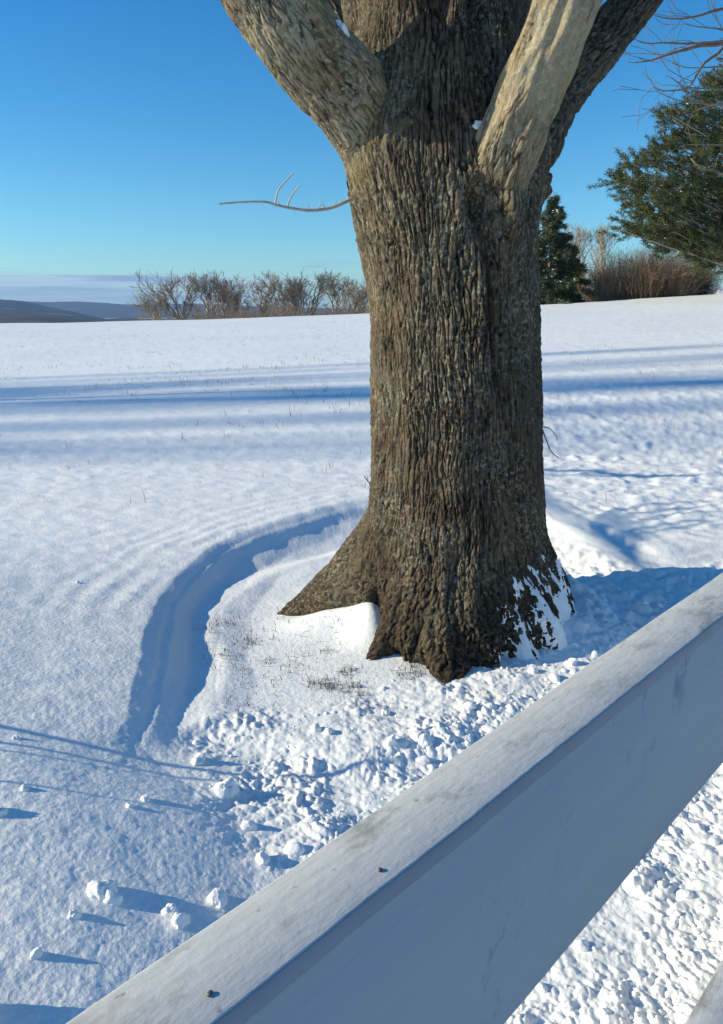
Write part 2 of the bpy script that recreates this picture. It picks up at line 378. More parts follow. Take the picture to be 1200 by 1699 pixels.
# ------------------------------------------------------------------ bark surfaces
def bark(cx, cy, v, amp=1.0, f=62.0, st=.085, seed=0.0):
    wx = perlin3(cx*7, cy*7, v*4+seed)*.020; wy = perlin3(cx*7+7, cy*7, v*4+seed)*.020
    k = perlin3(cx*34, cy*34, v*26+seed)*.0038
    X = cx+wx+k; Y = cy+wy-k
    n1 = perlin3(X*f, Y*f, v*f*st+seed)
    n2 = perlin3(X*f*.55+5, Y*f*.55, v*f*st*.5+seed)
    n3 = perlin3(X*f*1.1+9, Y*f*1.1, v*f*.5+seed)
    n4 = perlin3(X*f*2.1+3, Y*f*2.1, v*f*1.1+seed)
    lo_ = .7+.75*np.clip(perlin3(cx*5+2, cy*5, v*2.2+seed)+.35, 0, 1)
    r1 = sst(.02, .17, np.abs(n1)); r2 = sst(0, .13, np.abs(n2)); fl = (n3*2.6+.5*n4) % 1.0
    h = lo_*(.0105*r1+.0105*r2)*(.84+.28*np.clip(n3+.4, 0, 1))+.0030*fl+.0030*n4
    return amp*(h-.012), np.clip(.42*r1+.30*r2+.30*np.clip(n3+.3, 0, 1)+.12*fl, 0, 1)
LOBES = [ # theta deg, extra radius at ground, decay height, width, width growth
    (181, .54, .33, .17, .9), (233, .38, .22, .12, .4), (262, .46, .27, .19, .5), (298, .34, .26, .15, .45), (328, .28, .28, .20, .5), (6, .20, .34, .26, .5), (246, .20, .16, .07, .3), (280, .26, .20, .08, .3), (313, .24, .26, .09, .35), (344, .15, .32, .10, .4), (22, .08, .3, .1, .4), (62, .25, .3, .25, .6), (115, .28, .3, .24, .6)]
ZK = [-.25, 0, .27, .44, .60, 1.065, 1.64, 1.95, 2.175, 2.5, 2.9, 3.6, 4.6]
RK = [.42, .42, .425, .435, .437, .402, .386, .405, .435, .405, .37, .30, .22]
CXK = [.47, .47, .472, .475, .477, .466, .432, .405, .385, .375, .37, .40, .45]
CYK = [3.8]*8+[3.8, 3.82, 3.86, 3.95, 4.1]
def sm(z, K, Vv):
    zz = np.linspace(K[0], K[-1], 400); vv = np.interp(zz, K, Vv); k = np.ones(21)/21
    vv = np.convolve(np.pad(vv, 10, 'edge'), k, 'valid'); return np.interp(z, zz, vv)
def trunk_base(th, z):
    r = sm(z, ZK, RK).copy()
    for t0, A, dec, w, wg in LOBES:
        zz = np.clip(z, -.25, 2)
        dth = (th-R(t0)+math.pi) % (2*math.pi)-math.pi
        ww = w+wg*np.clip(zz, 0, 1)
        e = A*np.clip(1-zz/(dec*1.9), 0, None)**(1.25 if t0 == 181 else 1.45)*np.where(zz < 0, 1-zz*1.0, 1)
        r += e*np.exp(-(dth/ww)**2)
    cx, cy = np.cos(th), np.sin(th)
    # broad lumpiness
    r += .016*perlin3(cx*2.2, cy*2.2, z*1.2)+.010*perlin3(cx*5, cy*5, z*2.4)
    lo = 1-sst(.25, .6, z)
    r += lo*(.034*perlin3(cx*6, cy*6, z*5)+.034*np.abs(perlin3(cx*11, cy*11, z*7))-.010)
    def g(t0, z0, wt, wz): return np.exp(-(((th-R(t0)+math.pi) % (2*math.pi)-math.pi)/wt)**2-((z-z0)/wz)**2)
    r += .060*g(4, 2.14, .10, .045)+.03*g(10, 2.05, .16, .1)                       # burl on the right
    r += -.125*g(281, 2.02, .085, .065)+.03*g(283, 2.13, .16, .035)+.025*g(270, 2.0, .07, .1)+.03*g(297, 2.0, .08, .12)  # hollow scar
    r += -.07*g(285, 1.86, .05, .08)-.085*g(287, 1.66, .030, .12)-.04*g(288, 1.45, .02, .12)
    r += .035*g(246, 2.38, .06, .03)                                              # knot
    r += .030*g(282, 1.62, .10, .3)+.02*g(300, 1.5, .08, .3)
    r += .075*g(214, 2.34, .42, .20)+.055*g(300, 2.02, .20, .16)+.03*g(345, 2.35, .3, .25)
    up = sst(2.3, 2.8, z)
    r += up*(-.10*g(284, 2.95, .14, .5)-.06*g(262, 3.0, .10, .45)+.03*g(300, 2.5, .1, .25))
    return r
def trunk_mesh():
    zs = np.concatenate([np.arange(-.16, .6, .0045), np.arange(.6, 2.95, .0060), np.arange(2.95, 4.6, .03)])
    th = np.concatenate([np.linspace(R(165), R(375), 470, endpoint=False), np.linspace(R(375), R(525), 110, endpoint=False)])
    Z, T = np.meshgrid(zs, th, indexing='ij')
    Z = Z.ravel(); T = T.ravel()
    r = trunk_base(T, Z)
    # the bark is sampled round a nominal cylinder so ridges run up and fan out on the roots
    rr = .42+.35*(r-.42)
    # bark swirls round the scar
    z0 = 2.0; dt = (T-R(284)+math.pi) % (2*math.pi)-math.pi
    sw = .09*np.exp(-(dt/.35)**2-((Z-z0)/.28)**2)*np.sign(dt)*(1-np.exp(-(dt/.05)**2))
    h, rid = bark(rr*np.cos(T+sw), rr*np.sin(T+sw), Z, 1.0)
    lo = 1-sst(.25, .65, Z)
    h *= (1+.35*lo)
    h2, rid2 = bark(rr*np.cos(T)*1.0, rr*np.sin(T), Z, 1.0, 40, .5, 5.0)
    h = h*(1-.6*lo)+h2*.6*lo*1.4; rid = rid*(1-.6*lo)+rid2*.6*lo
    r = r+h
    X = sm(Z, ZK, CXK)+r*np.cos(T); Y = sm(Z, ZK, CYK)+r*np.sin(T)
    gg = lambda t0, z0, wt, wz: np.exp(-(((T-R(t0)+math.pi) % (2*math.pi)-math.pi)/wt)**2-((Z-z0)/wz)**2)
    pale = np.clip(.75*gg(206, 2.34, .45, .17)+.7*gg(298, 2.10, .16, .13)+.25*gg(200, 1.6, .8, 1.0)+.25*perlin3(np.cos(T)*4, np.sin(T)*4, Z*5)-.05, 0, 1)
    return mesh('trunk', np.stack([X, Y, Z], -1), gridF(len(zs), len(th), True), [BARK], attrs={'ridge': rid, 'pale': pale, 'wet': np.clip(1-sst(.12, .50, Z+.16*perlin3(np.cos(T)*3, np.sin(T)*3, Z*3)+.12*np.cos(T-R(180))), 0, 1)})
tree = empty('tree', (TC[0], TC[1], 0), 'huge old tree with deeply furrowed brown bark standing in a hollow in the snow', 'tree')
def under(o, root):
    o.parent = root; o.matrix_parent_inverse.identity(); o.location = o.location-root.location
    return o
under(link('trunk', trunk_mesh()), tree)

def frames(P):
    T = np.gradient(P, axis=0); T /= np.linalg.norm(T, axis=1)[:, None]
    n = np.cross(T[0], [0, 1, .1]); n /= np.linalg.norm(n); Ns = [n]
    for i in range(1, len(P)):
        n = Ns[-1]-T[i]*np.dot(Ns[-1], T[i]); Ns.append(n/np.linalg.norm(n))
    Ns = np.array(Ns); return T, Ns, np.cross(T, Ns)
def tube(name, pts, rad, matl, step=.008, nth=200, amp=.7, f=34, st=.4, seed=0., parent=None, lump=.012, cut=None, smoothpatch=False, p0=0., p1=1., base=.6):
    C = catmull(pts, 40); s = np.concatenate([[0], np.cumsum(np.linalg.norm(np.diff(C, axis=0), axis=1))])
    sr = np.interp(np.linspace(0, 1, len(rad)), np.linspace(0, 1, len(pts)), s[::40][:len(pts)])
    if cut: ss = np.concatenate([np.arange(0, cut, step), np.arange(cut, s[-1], step*5)])
    else: ss = np.arange(0, s[-1], step)
    P = np.stack([np.interp(ss, s, C[:, k]) for k in range(3)], -1)
    rr = np.interp(ss, sr, rad)
    T, A, B = frames(P)
    th = np.linspace(0, 2*math.pi, nth, endpoint=False)
    S, TH = np.meshgrid(ss, th, indexing='ij'); RR = np.repeat(rr[:, None], nth, 1)
    c, sn = np.cos(TH), np.sin(TH)
    bs = 1-sst(base*.4, base, S); lumpn = (lump+.012*bs)*perlin3(c*2.5+seed, sn*2.5, S*5)+lump*.6*perlin3(c*5+seed, sn*5, S*9)
    if amp > 0:
        r0 = float(np.median(rr))
        h, rid = bark(r0*c+seed, r0*sn, S, amp, f, st, seed); h = h*(1+(1/amp-1)*bs)
        if smoothpatch:
            k = sst(.15, .75, perlin3(c*1.6+seed, sn*1.6, S*3.0)+S*1.1-.25); h = h*(1-.85*k)+.001*k; rid = rid*(1-k)+.85*k
    else: h = 0*S; rid = 0*S+.7
    Rr = RR+lumpn+h
    V = P[:, None, :]+Rr[..., None]*(c[..., None]*A[:, None, :]+sn[..., None]*B[:, None, :])
    pale = np.clip(p0+(p1-p0)*(1-bs)+.3*perlin3(c*2.2+seed, sn*2.2, S*7)*(bs > 0)*(bs < 1), 0, 1)
    me = mesh(name, V.reshape(-1, 3), gridF(len(ss), nth, True), [matl], attrs={'ridge': rid.ravel(), 'pale': pale.ravel()})
    o = link(name, me)
    if parent is not None: under(o, parent)
    return o, P[-1], T[-1]
ends = []
# left limb
a = tube('limb', [(.30, 3.73, 1.75), (.235, 3.69, 2.04), PY(622, 222, 3.66), PY(576, 158, 3.56), PY(512, 85, 3.44), PY(455, 5, 3.36), PY(385, -110, 3.30), PY(300, -330, 3.22), PY(240, -600, 3.1)],
         [.09, .148, .170, .168, .160, .152, .145, .13, .11], BARKL, .006, 250, .6, 54, .20, 1.3, tree, cut=1.75, p0=.35, p1=.9, base=.85); ends.append(a)
tree.children[-1]['label'] = 'thick pale limb rising to the upper left'
# front right limb
a = tube('limb', [(.60, 3.62, 1.75), (.585, 3.55, 1.98), PY(826, 300, 3.49), PY(848, 235, 3.36), PY(888, 130, 3.24), PY(922, 50, 3.16), PY(943, 0, 3.1), PY(985, -130, 3.0), PY(1030, -330, 2.85), PY(1080, -600, 2.7)],
         [.07, .105, .120, .126, .119, .115, .114, .11, .1, .08], BARKL, .006, 230, .65, 58, .22, 2.7, tree, cut=1.65, smoothpatch=True, p0=.45, p1=1., base=.75); ends.append(a)
tree.children[-1]['label'] = 'smooth tan limb crossing in front of the trunk to the upper right'
# rear right limb
a = tube('limb', [(.55, 3.9, 1.95), PY(868, 250, 3.98), PY(918, 165, 4.1), PY(993, 75, 4.2), PY(1054, 3, 4.28), PY(1128, -110, 4.4), PY(1230, -300, 4.6), PY(1330, -560, 4.9)],
         [.17, .150, .124, .108, .100, .10, .09, .08], BARKD, .008, 190, .9, 54, .22, 4.1, tree, cut=1.6, p0=0, p1=.1); ends.append(a)
tree.children[-1]['label'] = 'dark rough limb behind, leaning to the upper right'
# rear leader on the left, and a pale limb behind it
a = tube('limb', [(.24, 3.9, 2.3), PY(640, 90, 3.95), PY(625, 20, 4.0), PY(600, -120, 4.1), PY(560, -400, 4.3)], [.17, .16, .15, .14, .1], BARKD, .009, 180, .9, 54, .16, 6.3, tree, cut=1.2, p0=0, p1=.15); ends.append(a)
a = tube('limb', [(.28, 4.1, 2.3), PY(572, 90, 4.25), PY(545, 30, 4.35), PY(515, -40, 4.45), PY(430, -260, 4.7)], [.1, .085, .08, .075, .05], BARKL, .012, 120, .7, 54, .26, 8.8, tree, cut=1.2); ends.append(a)
# knot
def blob(name, c, rad, seed, matl, amp=.3, sub=3, f=1.6, rid=.7, sq=(1,1,1)):
    import bmesh
    bm = bmesh.new(); bmesh.ops.create_icosphere(bm, subdivisions=sub, radius=1)
    V = np.array([v.co for v in bm.verts]); F = np.array([[v.index for v in f_.verts] for f_ in bm.faces]); bm.free()
    k = 1+amp*perlin3(V[:, 0]*f+seed, V[:, 1]*f, V[:, 2]*f)+amp*.5*np.abs(perlin3(V[:, 0]*f*2.7+seed, V[:, 1]*f*2.7, V[:, 2]*f*2.7))
    V = V*k[:, None]*rad*np.array(sq)
    return link(name, mesh(name, V, F, [matl], attrs={'ridge': np.full(len(V), rid), 'pale': np.full(len(V), .35)}), loc=c)
o = blob('knot', PY(671, 203, 3.42), .032, 3.3, BARK, .45, 4, 2.2, .55, sq=(1.2, .8, .85)); under(o, tree); o['label'] = 'pale round knot between the limbs'
o = blob('burl', PY(893, 299, 3.78), .05, 9.3, BARK, .4, 4, sq=(1, 1, 1.2), rid=.4); under(o, tree)

# thin twigs growing from the trunk
def poly_tube(paths, sides=5):
    """paths: list of (points, radii) -> V, F joined"""
    VV = []; FF = []; off = 0
    for P, rad in paths:
        P = np.asarray(P, float); rad = np.asarray(rad, float)
        T, A, B = frames(P) if len(P) > 1 else None
        th = np.linspace(0, 2*math.pi, sides, endpoint=False)
        V = P[:, None, :]+rad[:, None, None]*(np.cos(th)[None, :, None]*A[:, None, :]+np.sin(th)[None, :, None]*B[:, None, :])
        VV.append(V.reshape(-1, 3)); FF.append(gridF(len(P), sides, True)+off); off += len(P)*sides
    return np.concatenate(VV), np.concatenate(FF)
def twig(paths, matl, parent, label=None, n=6):
    out = []
    for pts, r0, r1 in paths:
        C = catmull(pts, n); out.append((C, np.linspace(r0, r1, len(C))))
    V, F = poly_tube(out, 6)
    o = link('twig', mesh('twig', V, F, [matl])); under(o, parent)
    if label: o['label'] = label
    return o
y0 = 3.72
sp = [([PY(592,325,y0+.03), PY(575,334,y0), PY(548,345,y0-.03), PY(515,349,y0-.06), PY(488,346,y0-.08), PY(462,341,y0-.1), PY(440,335,y0-.12), PY(405,335,y0-.14), PY(364,338,y0-.16)], .0085, .0038),
      ([PY(457,339,y0-.1), PY(461,318,y0-.1), PY(472,303,y0-.1), PY(488,286,y0-.1)], .0042, .0028),
      ([PY(477,343,y0-.09), PY(483,327,y0-.09), PY(498,307,y0-.09)], .004, .0026)]
for u, v, du, dv in ((465,340,-4,-6),(514,348,-4,-9),(529,346,3,-8),(540,345,-6,-10),(556,340,2,-6),(568,335,-2,-5),(578,331,-2,-9),(488,346,1,5),(543,347,1,4)):
    sp.append(([PY(u,v,y0-.05), PY(u+du*.6,v+dv*.5,y0-.05), PY(u+du,v+dv,y0-.05)], .0028, .0018))
twig(sp, TWIGL, tree, 'long pale bare twig sticking out to the left of the trunk')
yr = 3.75
twig([([PY(888,697,yr),PY(897,706,yr),PY(906,728,yr),PY(914,748,yr),PY(927,760,yr)], .0045,.002), ([PY(899,708,yr),PY(912,711,yr-.05),PY(922,722,yr-.05),PY(925,732,yr-.05)], .003,.0016),
      ([PY(890,712,yr),PY(898,722,yr),PY(902,735,yr)], .0025,.0014)], TWIG, tree, 'small forked twig hanging on the right of the trunk')
twig([([PY(622,812,yr),PY(612,800,yr),PY(604,790,yr)], .004,.002), ([PY(611,799,yr),PY(610,791,yr)], .002,.0015)], TWIG, tree)
twig([([PY(886,507,yr),PY(897,512,yr)], .003,.0015)], TWIG, tree)
# old bark flap on the upper left edge
o = blob('bark_flap', PY(580, 298, 3.74), .03, 5.1, BARK, .5, 3, sq=(.35, .6, 1.5), rid=.1); under(o, tree)

# ------------------------------------------------------------------ bare branch generator
def grow(rng, p, d, L, r, depth, segs, droop=0.0, spread=.6, nseg=4, kids=(2, 4), wob=.16, ratio=.66, up=.05, rmin=.004):
    pts = [np.array(p, float)]; d = np.array(d, float)/np.linalg.norm(d); rad = [r]
    r1 = max(r*.55, rmin)
    for i in range(nseg):
        d = d+rng.normal(size=3)*wob+np.array([0, 0, up-droop]); d /= np.linalg.norm(d)
        pts.append(pts[-1]+d*L/nseg); rad.append(r+(r1-r)*(i+1)/nseg)
    segs.append((np.array(pts), np.array(rad), depth))
    if depth <= 0: return
    k = rng.integers(kids[0], kids[1]+1)
    for j in range(k):
        t = rng.uniform(.25, .95) if j else 1.0
        i = min(nseg, max(1, int(round(t*nseg)))); base = pts[i]
        a = rng.normal(size=3); a -= d*np.dot(a, d); a /= np.linalg.norm(a)+1e-9
        nd = d+a*spread*rng.uniform(.6, 1.2)
        grow(rng, base, nd, L*ratio*rng.uniform(.75, 1.15), max(rad[i]*.72, rmin), depth-1, segs, droop, spread, max(2, nseg-(1 if depth < 3 else 0)), kids, wob, ratio, up, rmin)
def tree_meshes(name, segs, tmat, cmat, split):
    big = [(p, r) for p, r, d in segs if d >= split]; small = [(p, r) for p, r, d in segs if d < split]
    out = [mesh('trunk', *poly_tube(big, 6), [tmat])]
    if small: out.append(mesh('crown', *poly_tube(small, 3), [cmat]))
    return out
def bare_tree(seed, H, r, depth, rmin, lean=0, fork=.16, **kw):
    rng = np.random.default_rng(seed); segs = []
    segs.append((np.array([[0, 0, -.3], [0, 0, H*fork*.4], [lean*H*.1, 0, H*fork*1.15]]), np.array([r*1.2, r, r*.9]), depth+1))
    n = rng.integers(3, 5)
    for j in range(n):
        a = 2*math.pi*(j+rng.uniform(-.2, .2))/n; s = rng.uniform(.25, .6) if j else .1
        grow(rng, (lean*H*.1, 0, H*fork*rng.uniform(.8, 1.15)), (math.cos(a)*s, math.sin(a)*s, 1), H*.38*(1-fork)/.84, r*.62, depth, segs, rmin=rmin, **kw)
    return segs
GROUPT = 'bare trees in a row along the crest on the left'
protos = []
for s in (3, 14, 25, 36):
    segs = bare_tree(s, 9.5, .30, 5, .019, spread=.55, ratio=.76, kids=(2, 4), wob=.10, up=.045, nseg=5, fork=.40)
    protos.append(tree_meshes('bare_tree', segs, GTRUNK, REDTW if s == 25 else PALETW, 3))
print('bare tris', [sum(len(m.polygons)*2 for m in p) for p in protos])
def zat(v, y): return PY(600, v, y)[2]
spec = [ # u, top v, distance, proto, label
 (262, 478, 118, 1, 'low thin bare tree at the left end of the tree row'),
 (303, 456, 112, 0, 'wide spreading bare tree with a pale crown, second in the row'),
 (346, 462, 122, 3, 'slim bare tree right of the wide spreading one'),
 (372, 457, 114, 2, 'reddish bare tree in the left half of the row'),
 (404, 463, 120, 1, 'grey bare tree with upright branches near the middle of the row'),
 (436, 458, 115, 2, 'reddish brown bare tree at the middle of the row'),
 (462, 460, 124, 2, 'second reddish bare tree just right of the middle'),
 (489, 470, 128, 3, 'short faint bare tree in the gap before the tall grey one'),
 (516, 455, 113, 0, 'tall grey bare tree with a rounded crown near the right of the row'),
 (556, 460, 121, 3, 'bare tree with tangled crown next to the big trunk'),
 (584, 459, 116, 1, 'bare tree last in the row, beside the big trunk'),
 (612, 474, 127, 2, 'bare tree half hidden behind the left edge of the big trunk')]
for i, (u, v, y, k, lab) in enumerate(spec):
    d = ray(u, 500); x = d[0]/d[1]*y; g = h1(x, y); top = PY(u, v-1, y)[2]
    mz = np.percentile([vv.co.z for vv in protos[k][-1].vertices], 99.5); s = (top-g)/mz
    rt = empty('bare_tree', (x, y, g), lab, 'tree', GROUPT); rt.rotation_euler.z = i*1.7; rt.scale = (s*1.3, s*1.3, s*1.03)
    for me in protos[k]: link(me.name.split('.')[0], me, rt)
# brush mass under the row
def brush(n, box, hfun, name, label, matl, r=(.012, .03), lean=.25, sides=3, kids=3):
    rng = np.random.default_rng(len(label)); paths = []
    for _ in range(n):
        x, y = box(rng); z = h1(x, y) if hfun is None else hfun(x, y)[0]; H = hfun(x, y)[1]*rng.uniform(.6, 1.1)
        d = np.array([rng.normal()*lean, rng.normal()*lean, 1.]); p = [np.array([x, y, z-.1])]
        for i in range(4): d = d+rng.normal(size=3)*.14; p.append(p[-1]+d/np.linalg.norm(d)*H/4)
        rr = rng.uniform(*r); paths.append((np.array(p), np.linspace(rr, rr*.35, 5)))
        for k in range(kids):
            i = rng.integers(1, 4); d2 = d*.8+rng.normal(size=3)*.5; d2[2] = abs(d2[2]); q = [p[i]]
            for j in range(3): q.append(q[-1]+d2/np.linalg.norm(d2)*H*.13); d2 = d2+rng.normal(size=3)*.2
            paths.append((np.array(q), np.linspace(rr*.6, rr*.25, 4)))
    return mesh(name, *poly_tube(paths, sides), [matl])
def boxrow(rng):
    y = rng.uniform(92, 118); u = 218+rng.random()**.9*440; d = ray(u, 500); return d[0]/d[1]*y, y
gy = lambda x, y: (h1(x, y), max(.8, (zat(503+8*float(perlin2(np.array([x/4.]), np.array([0.]))[0]), y)-h1(x, y)))*min(1, .5+(x/y+.30)*5))
tag(link('brush', brush(2300, boxrow, gy, 'brush', 'b', BRUSHM, (.018, .04), .45, 3, 4)), 'brown leafless brush filling the foot of the tree row', 'brush', kind='stuff')

# ------------------------------------------------------------------ right side: shrubs, spruce, pine, trees
for i, (u, v, y, k, lab) in enumerate([(958, 372, 75, 0, 'faint grey bare tree between the spruce and the tall pine'), (995, 372, 82, 3, 'slender bare tree touching the left side of the tall pine'), (940, 395, 70, 1, 'thin bare tree just behind the spruce')]):
    d = ray(u, 450); x = d[0]/d[1]*y; g = h1(x, y); top = PY(u, v, y)[2]
    mz = np.percentile([vv.co.z for vv in protos[k][-1].vertices], 99.5); s = (top-g)/mz
    rt = empty('bare_tree', (x, y, g), lab, 'tree', 'bare trees behind the shrubs on the right'); rt.rotation_euler.z = 2+i*2.1; rt.scale = (s*.9, s*.9, s)
    for me in protos[k]: link(me.name.split('.')[0], me, rt)
SH = []
for s in range(3):
    rng = np.random.default_rng(50+s); paths = []
    for _ in range(230):
        a = rng.uniform(0, 6.28); rr = rng.random()**.6*1.0; x, y = rr*math.cos(a), rr*math.sin(a)
        H = rng.uniform(1.6, 3.3); d = np.array([math.cos(a)*rr*.25+rng.normal()*.22, math.sin(a)*rr*.25+rng.normal()*.22, 1.]); p = [np.array([x, y, -.15])]
        for i in range(5): d = d+rng.normal(size=3)*.10; p.append(p[-1]+d/np.linalg.norm(d)*H/5)
        q = rng.uniform(.007, .014); paths.append((np.array(p), np.linspace(q, q*.4, 6)))
        for k in range(6):
            i = rng.integers(1, 5); d2 = d*.9+rng.normal(size=3)*.65; d2[2] = abs(d2[2]); w = [p[i]]
            for j in range(3): w.append(w[-1]+d2/np.linalg.norm(d2)*H*.09); d2 = d2+rng.normal(size=3)*.25
            paths.append((np.array(w), np.linspace(q*.55, q*.3, 4)))
    SH.append(mesh('stems', *poly_tube(paths, 3), [SHRUBM]))
mzs = 3.2
shr = [(994,430,49,'leftmost reddish shrub, beside the spruce'),(1014,412,47.5,'dense brown shrub left of the middle'),(1040,402,48.5,'tall brown shrub under the left tip of the pine'),(1066,397,47,'tallest brown shrub at the middle of the thicket'),
       (1095,400,48,'brown shrub right of the tallest'),(1122,398,47,'broad brown shrub in the right half of the thicket'),(1150,408,48.5,'brown shrub before the last one'),(1172,430,47.5,'low brown shrub at the right end of the thicket')]
for i, (u, v, y, lab) in enumerate(shr):
    d = ray(u, 460); x = d[0]/d[1]*y; g = h1(x, y); s = (PY(u, v, y)[2]-g)/mzs
    rt = empty('leafless_shrub', (x, y, g), lab, 'shrub', 'leafless shrubs in a thicket'); rt.rotation_euler.z = i*2.3; rt.scale = (s, s, s)
    link('stems', SH[i % 3], rt)
# sunlit bank of crusted snow behind the thicket
bx = np.linspace(-9, 9, 160); by = np.linspace(-1, 1, 24); BX, BY = np.meshgrid(bx, by, indexing='ij')
BZ = (1-np.abs(BY)**1.6)*(1.05+.22*perlin2(BX*1.3, BY*0+1, 2)+.12*perlin2(BX*5, BY*3, 3))*(1-np.abs(BX/9)**6)
d = ray(1105, 480); yb = 53.5; xb = d[0]/d[1]*yb
o = link('snow_bank', mesh('snow_bank', np.stack([BX.ravel(), (BY*1.3).ravel(), (BZ-.3).ravel()], -1), gridF(160, 24), [SNOW]), loc=(xb, yb, h1(xb, yb)))
tag(o, 'low sunlit snow bank seen through the shrub stems', 'snow bank')

def needles(rng, C, D, n, L, w, jit):
    """n thin blades round every tuft centre C (m,3) with direction D -> triangles"""
    m = len(C); c = np.repeat(C, n, 0)+rng.normal(size=(m*n, 3))*jit; d = np.repeat(D, n, 0)+rng.normal(size=(m*n, 3))*.75
    d /= np.linalg.norm(d, axis=1)[:, None]; s = np.cross(d, rng.normal(size=(m*n, 3))); s /= np.linalg.norm(s, axis=1)[:, None]
    l = L*rng.uniform(.6, 1.3, (m*n, 1)); a = c-s*w; b = c+s*w; t = c+d*l
    V = np.stack([a, b, t], 1).reshape(-1, 3); F = np.arange(len(V)).reshape(-1, 3); return V, F
# spruce
def spruce():
    rng = np.random.default_rng(5); H = 5.6; C = []; D = []; br = []; SN = []
    br.append((np.array([[0,0,-.3],[0,0,H*.5],[0,0,H]]), np.array([.13,.08,.015])))
    z = .25
    while z < H-.1:
        R0 = 2.1*(1-z/H)**.8+.08
        for k in range(7):
            a = rng.uniform(0, 6.28); L = R0*rng.uniform(.5, 1.4); n = 9; t = np.linspace(0, 1, n)
            P = np.stack([np.cos(a)*L*t, np.sin(a)*L*t, z+rng.normal()*.05+L*(.05*t-.45*t**2+.25*t**3)], -1)
            br.append((P[::2], np.linspace(.02, .005, 5)))
            m = int(5+L*24); tt = rng.uniform(.12, 1, m)**.7; Q = np.stack([np.interp(tt, t, P[:, q]) for q in range(3)], -1)
            side = np.array([-math.sin(a), math.cos(a), 0]); Q += side*(rng.normal(size=(m, 1))*.16*L*(1.1-tt[:, None])*.9); Q[:, 2] -= rng.uniform(0, .16, m)
            C.append(Q); D.append(np.tile([math.cos(a)*.7, math.sin(a)*.7, -.35], (m, 1)))
            if rng.random() < .35: SN.append(Q[:: max(3, m//4)]+[0, 0, .05])
        z += .21
    return H, br, np.concatenate(C), np.concatenate(D), np.concatenate(SN)
H, br, C, D, SN = spruce()
def needle_tree(name, loc, label, br, C, D, SN, mat_n, n, L, w, jit, scale=1, rz=0):
    rt = empty(name, loc, label, 'tree'); rt.scale = (scale,)*3; rt.rotation_euler.z = rz
    link('trunk', mesh('trunk', *poly_tube(br, 4), [GTRUNK]), rt)
    V, F = needles(np.random.default_rng(9), C, D, n, L, w, jit); link('crown', mesh('crown', V, F, [mat_n], smooth=False), rt)
    rng = np.random.default_rng(4); VV = []; FF = []; k = 0
    oc = np.array([[1,0,0],[0,1,0],[-1,0,0],[0,-1,0],[0,0,.6],[0,0,-.4]]); of = np.array([[0,1,4],[1,2,4],[2,3,4],[3,0,4],[1,0,5],[2,1,5],[3,2,5],[0,3,5]])
    for p in SN:
        VV.append(oc*rng.uniform(.03, .10, (1, 3))*np.array([1.3, 1.3, .6])+rng.normal(size=(6, 3))*.012+p); FF.append(of+k); k += 6
    o = link('snow_tufts', mesh('snow_tufts', np.concatenate(VV), np.concatenate(FF), [SNOWB]), rt); o['kind'] = 'stuff'
    return rt
d = ray(910, 480); y = 47; x = d[0]/d[1]*y; g = h1(x, y); s = (PY(905, 318, y)[2]-g)/5.7
needle_tree('spruce_tree', (x, y, g-.1), 'dark spruce with drooping snowy branches behind the right side of the big trunk', br, C, D, SN, SPRUCE, 7, .22, .022, .05, s)
print('spruce tris', len(C)*7)
# second dark evergreen low behind, fills gap by the shrubs
d = ray(948, 480); y = 52; x = d[0]/d[1]*y; g = h1(x, y); s = (PY(948, 412, y)[2]-g)/5.7
needle_tree('spruce_tree', (x, y, g-.1), 'smaller dark spruce between the larger spruce and the shrubs', br, C, D, SN, SPRUCE, 5, .3, .03, .05, s, 1.3)

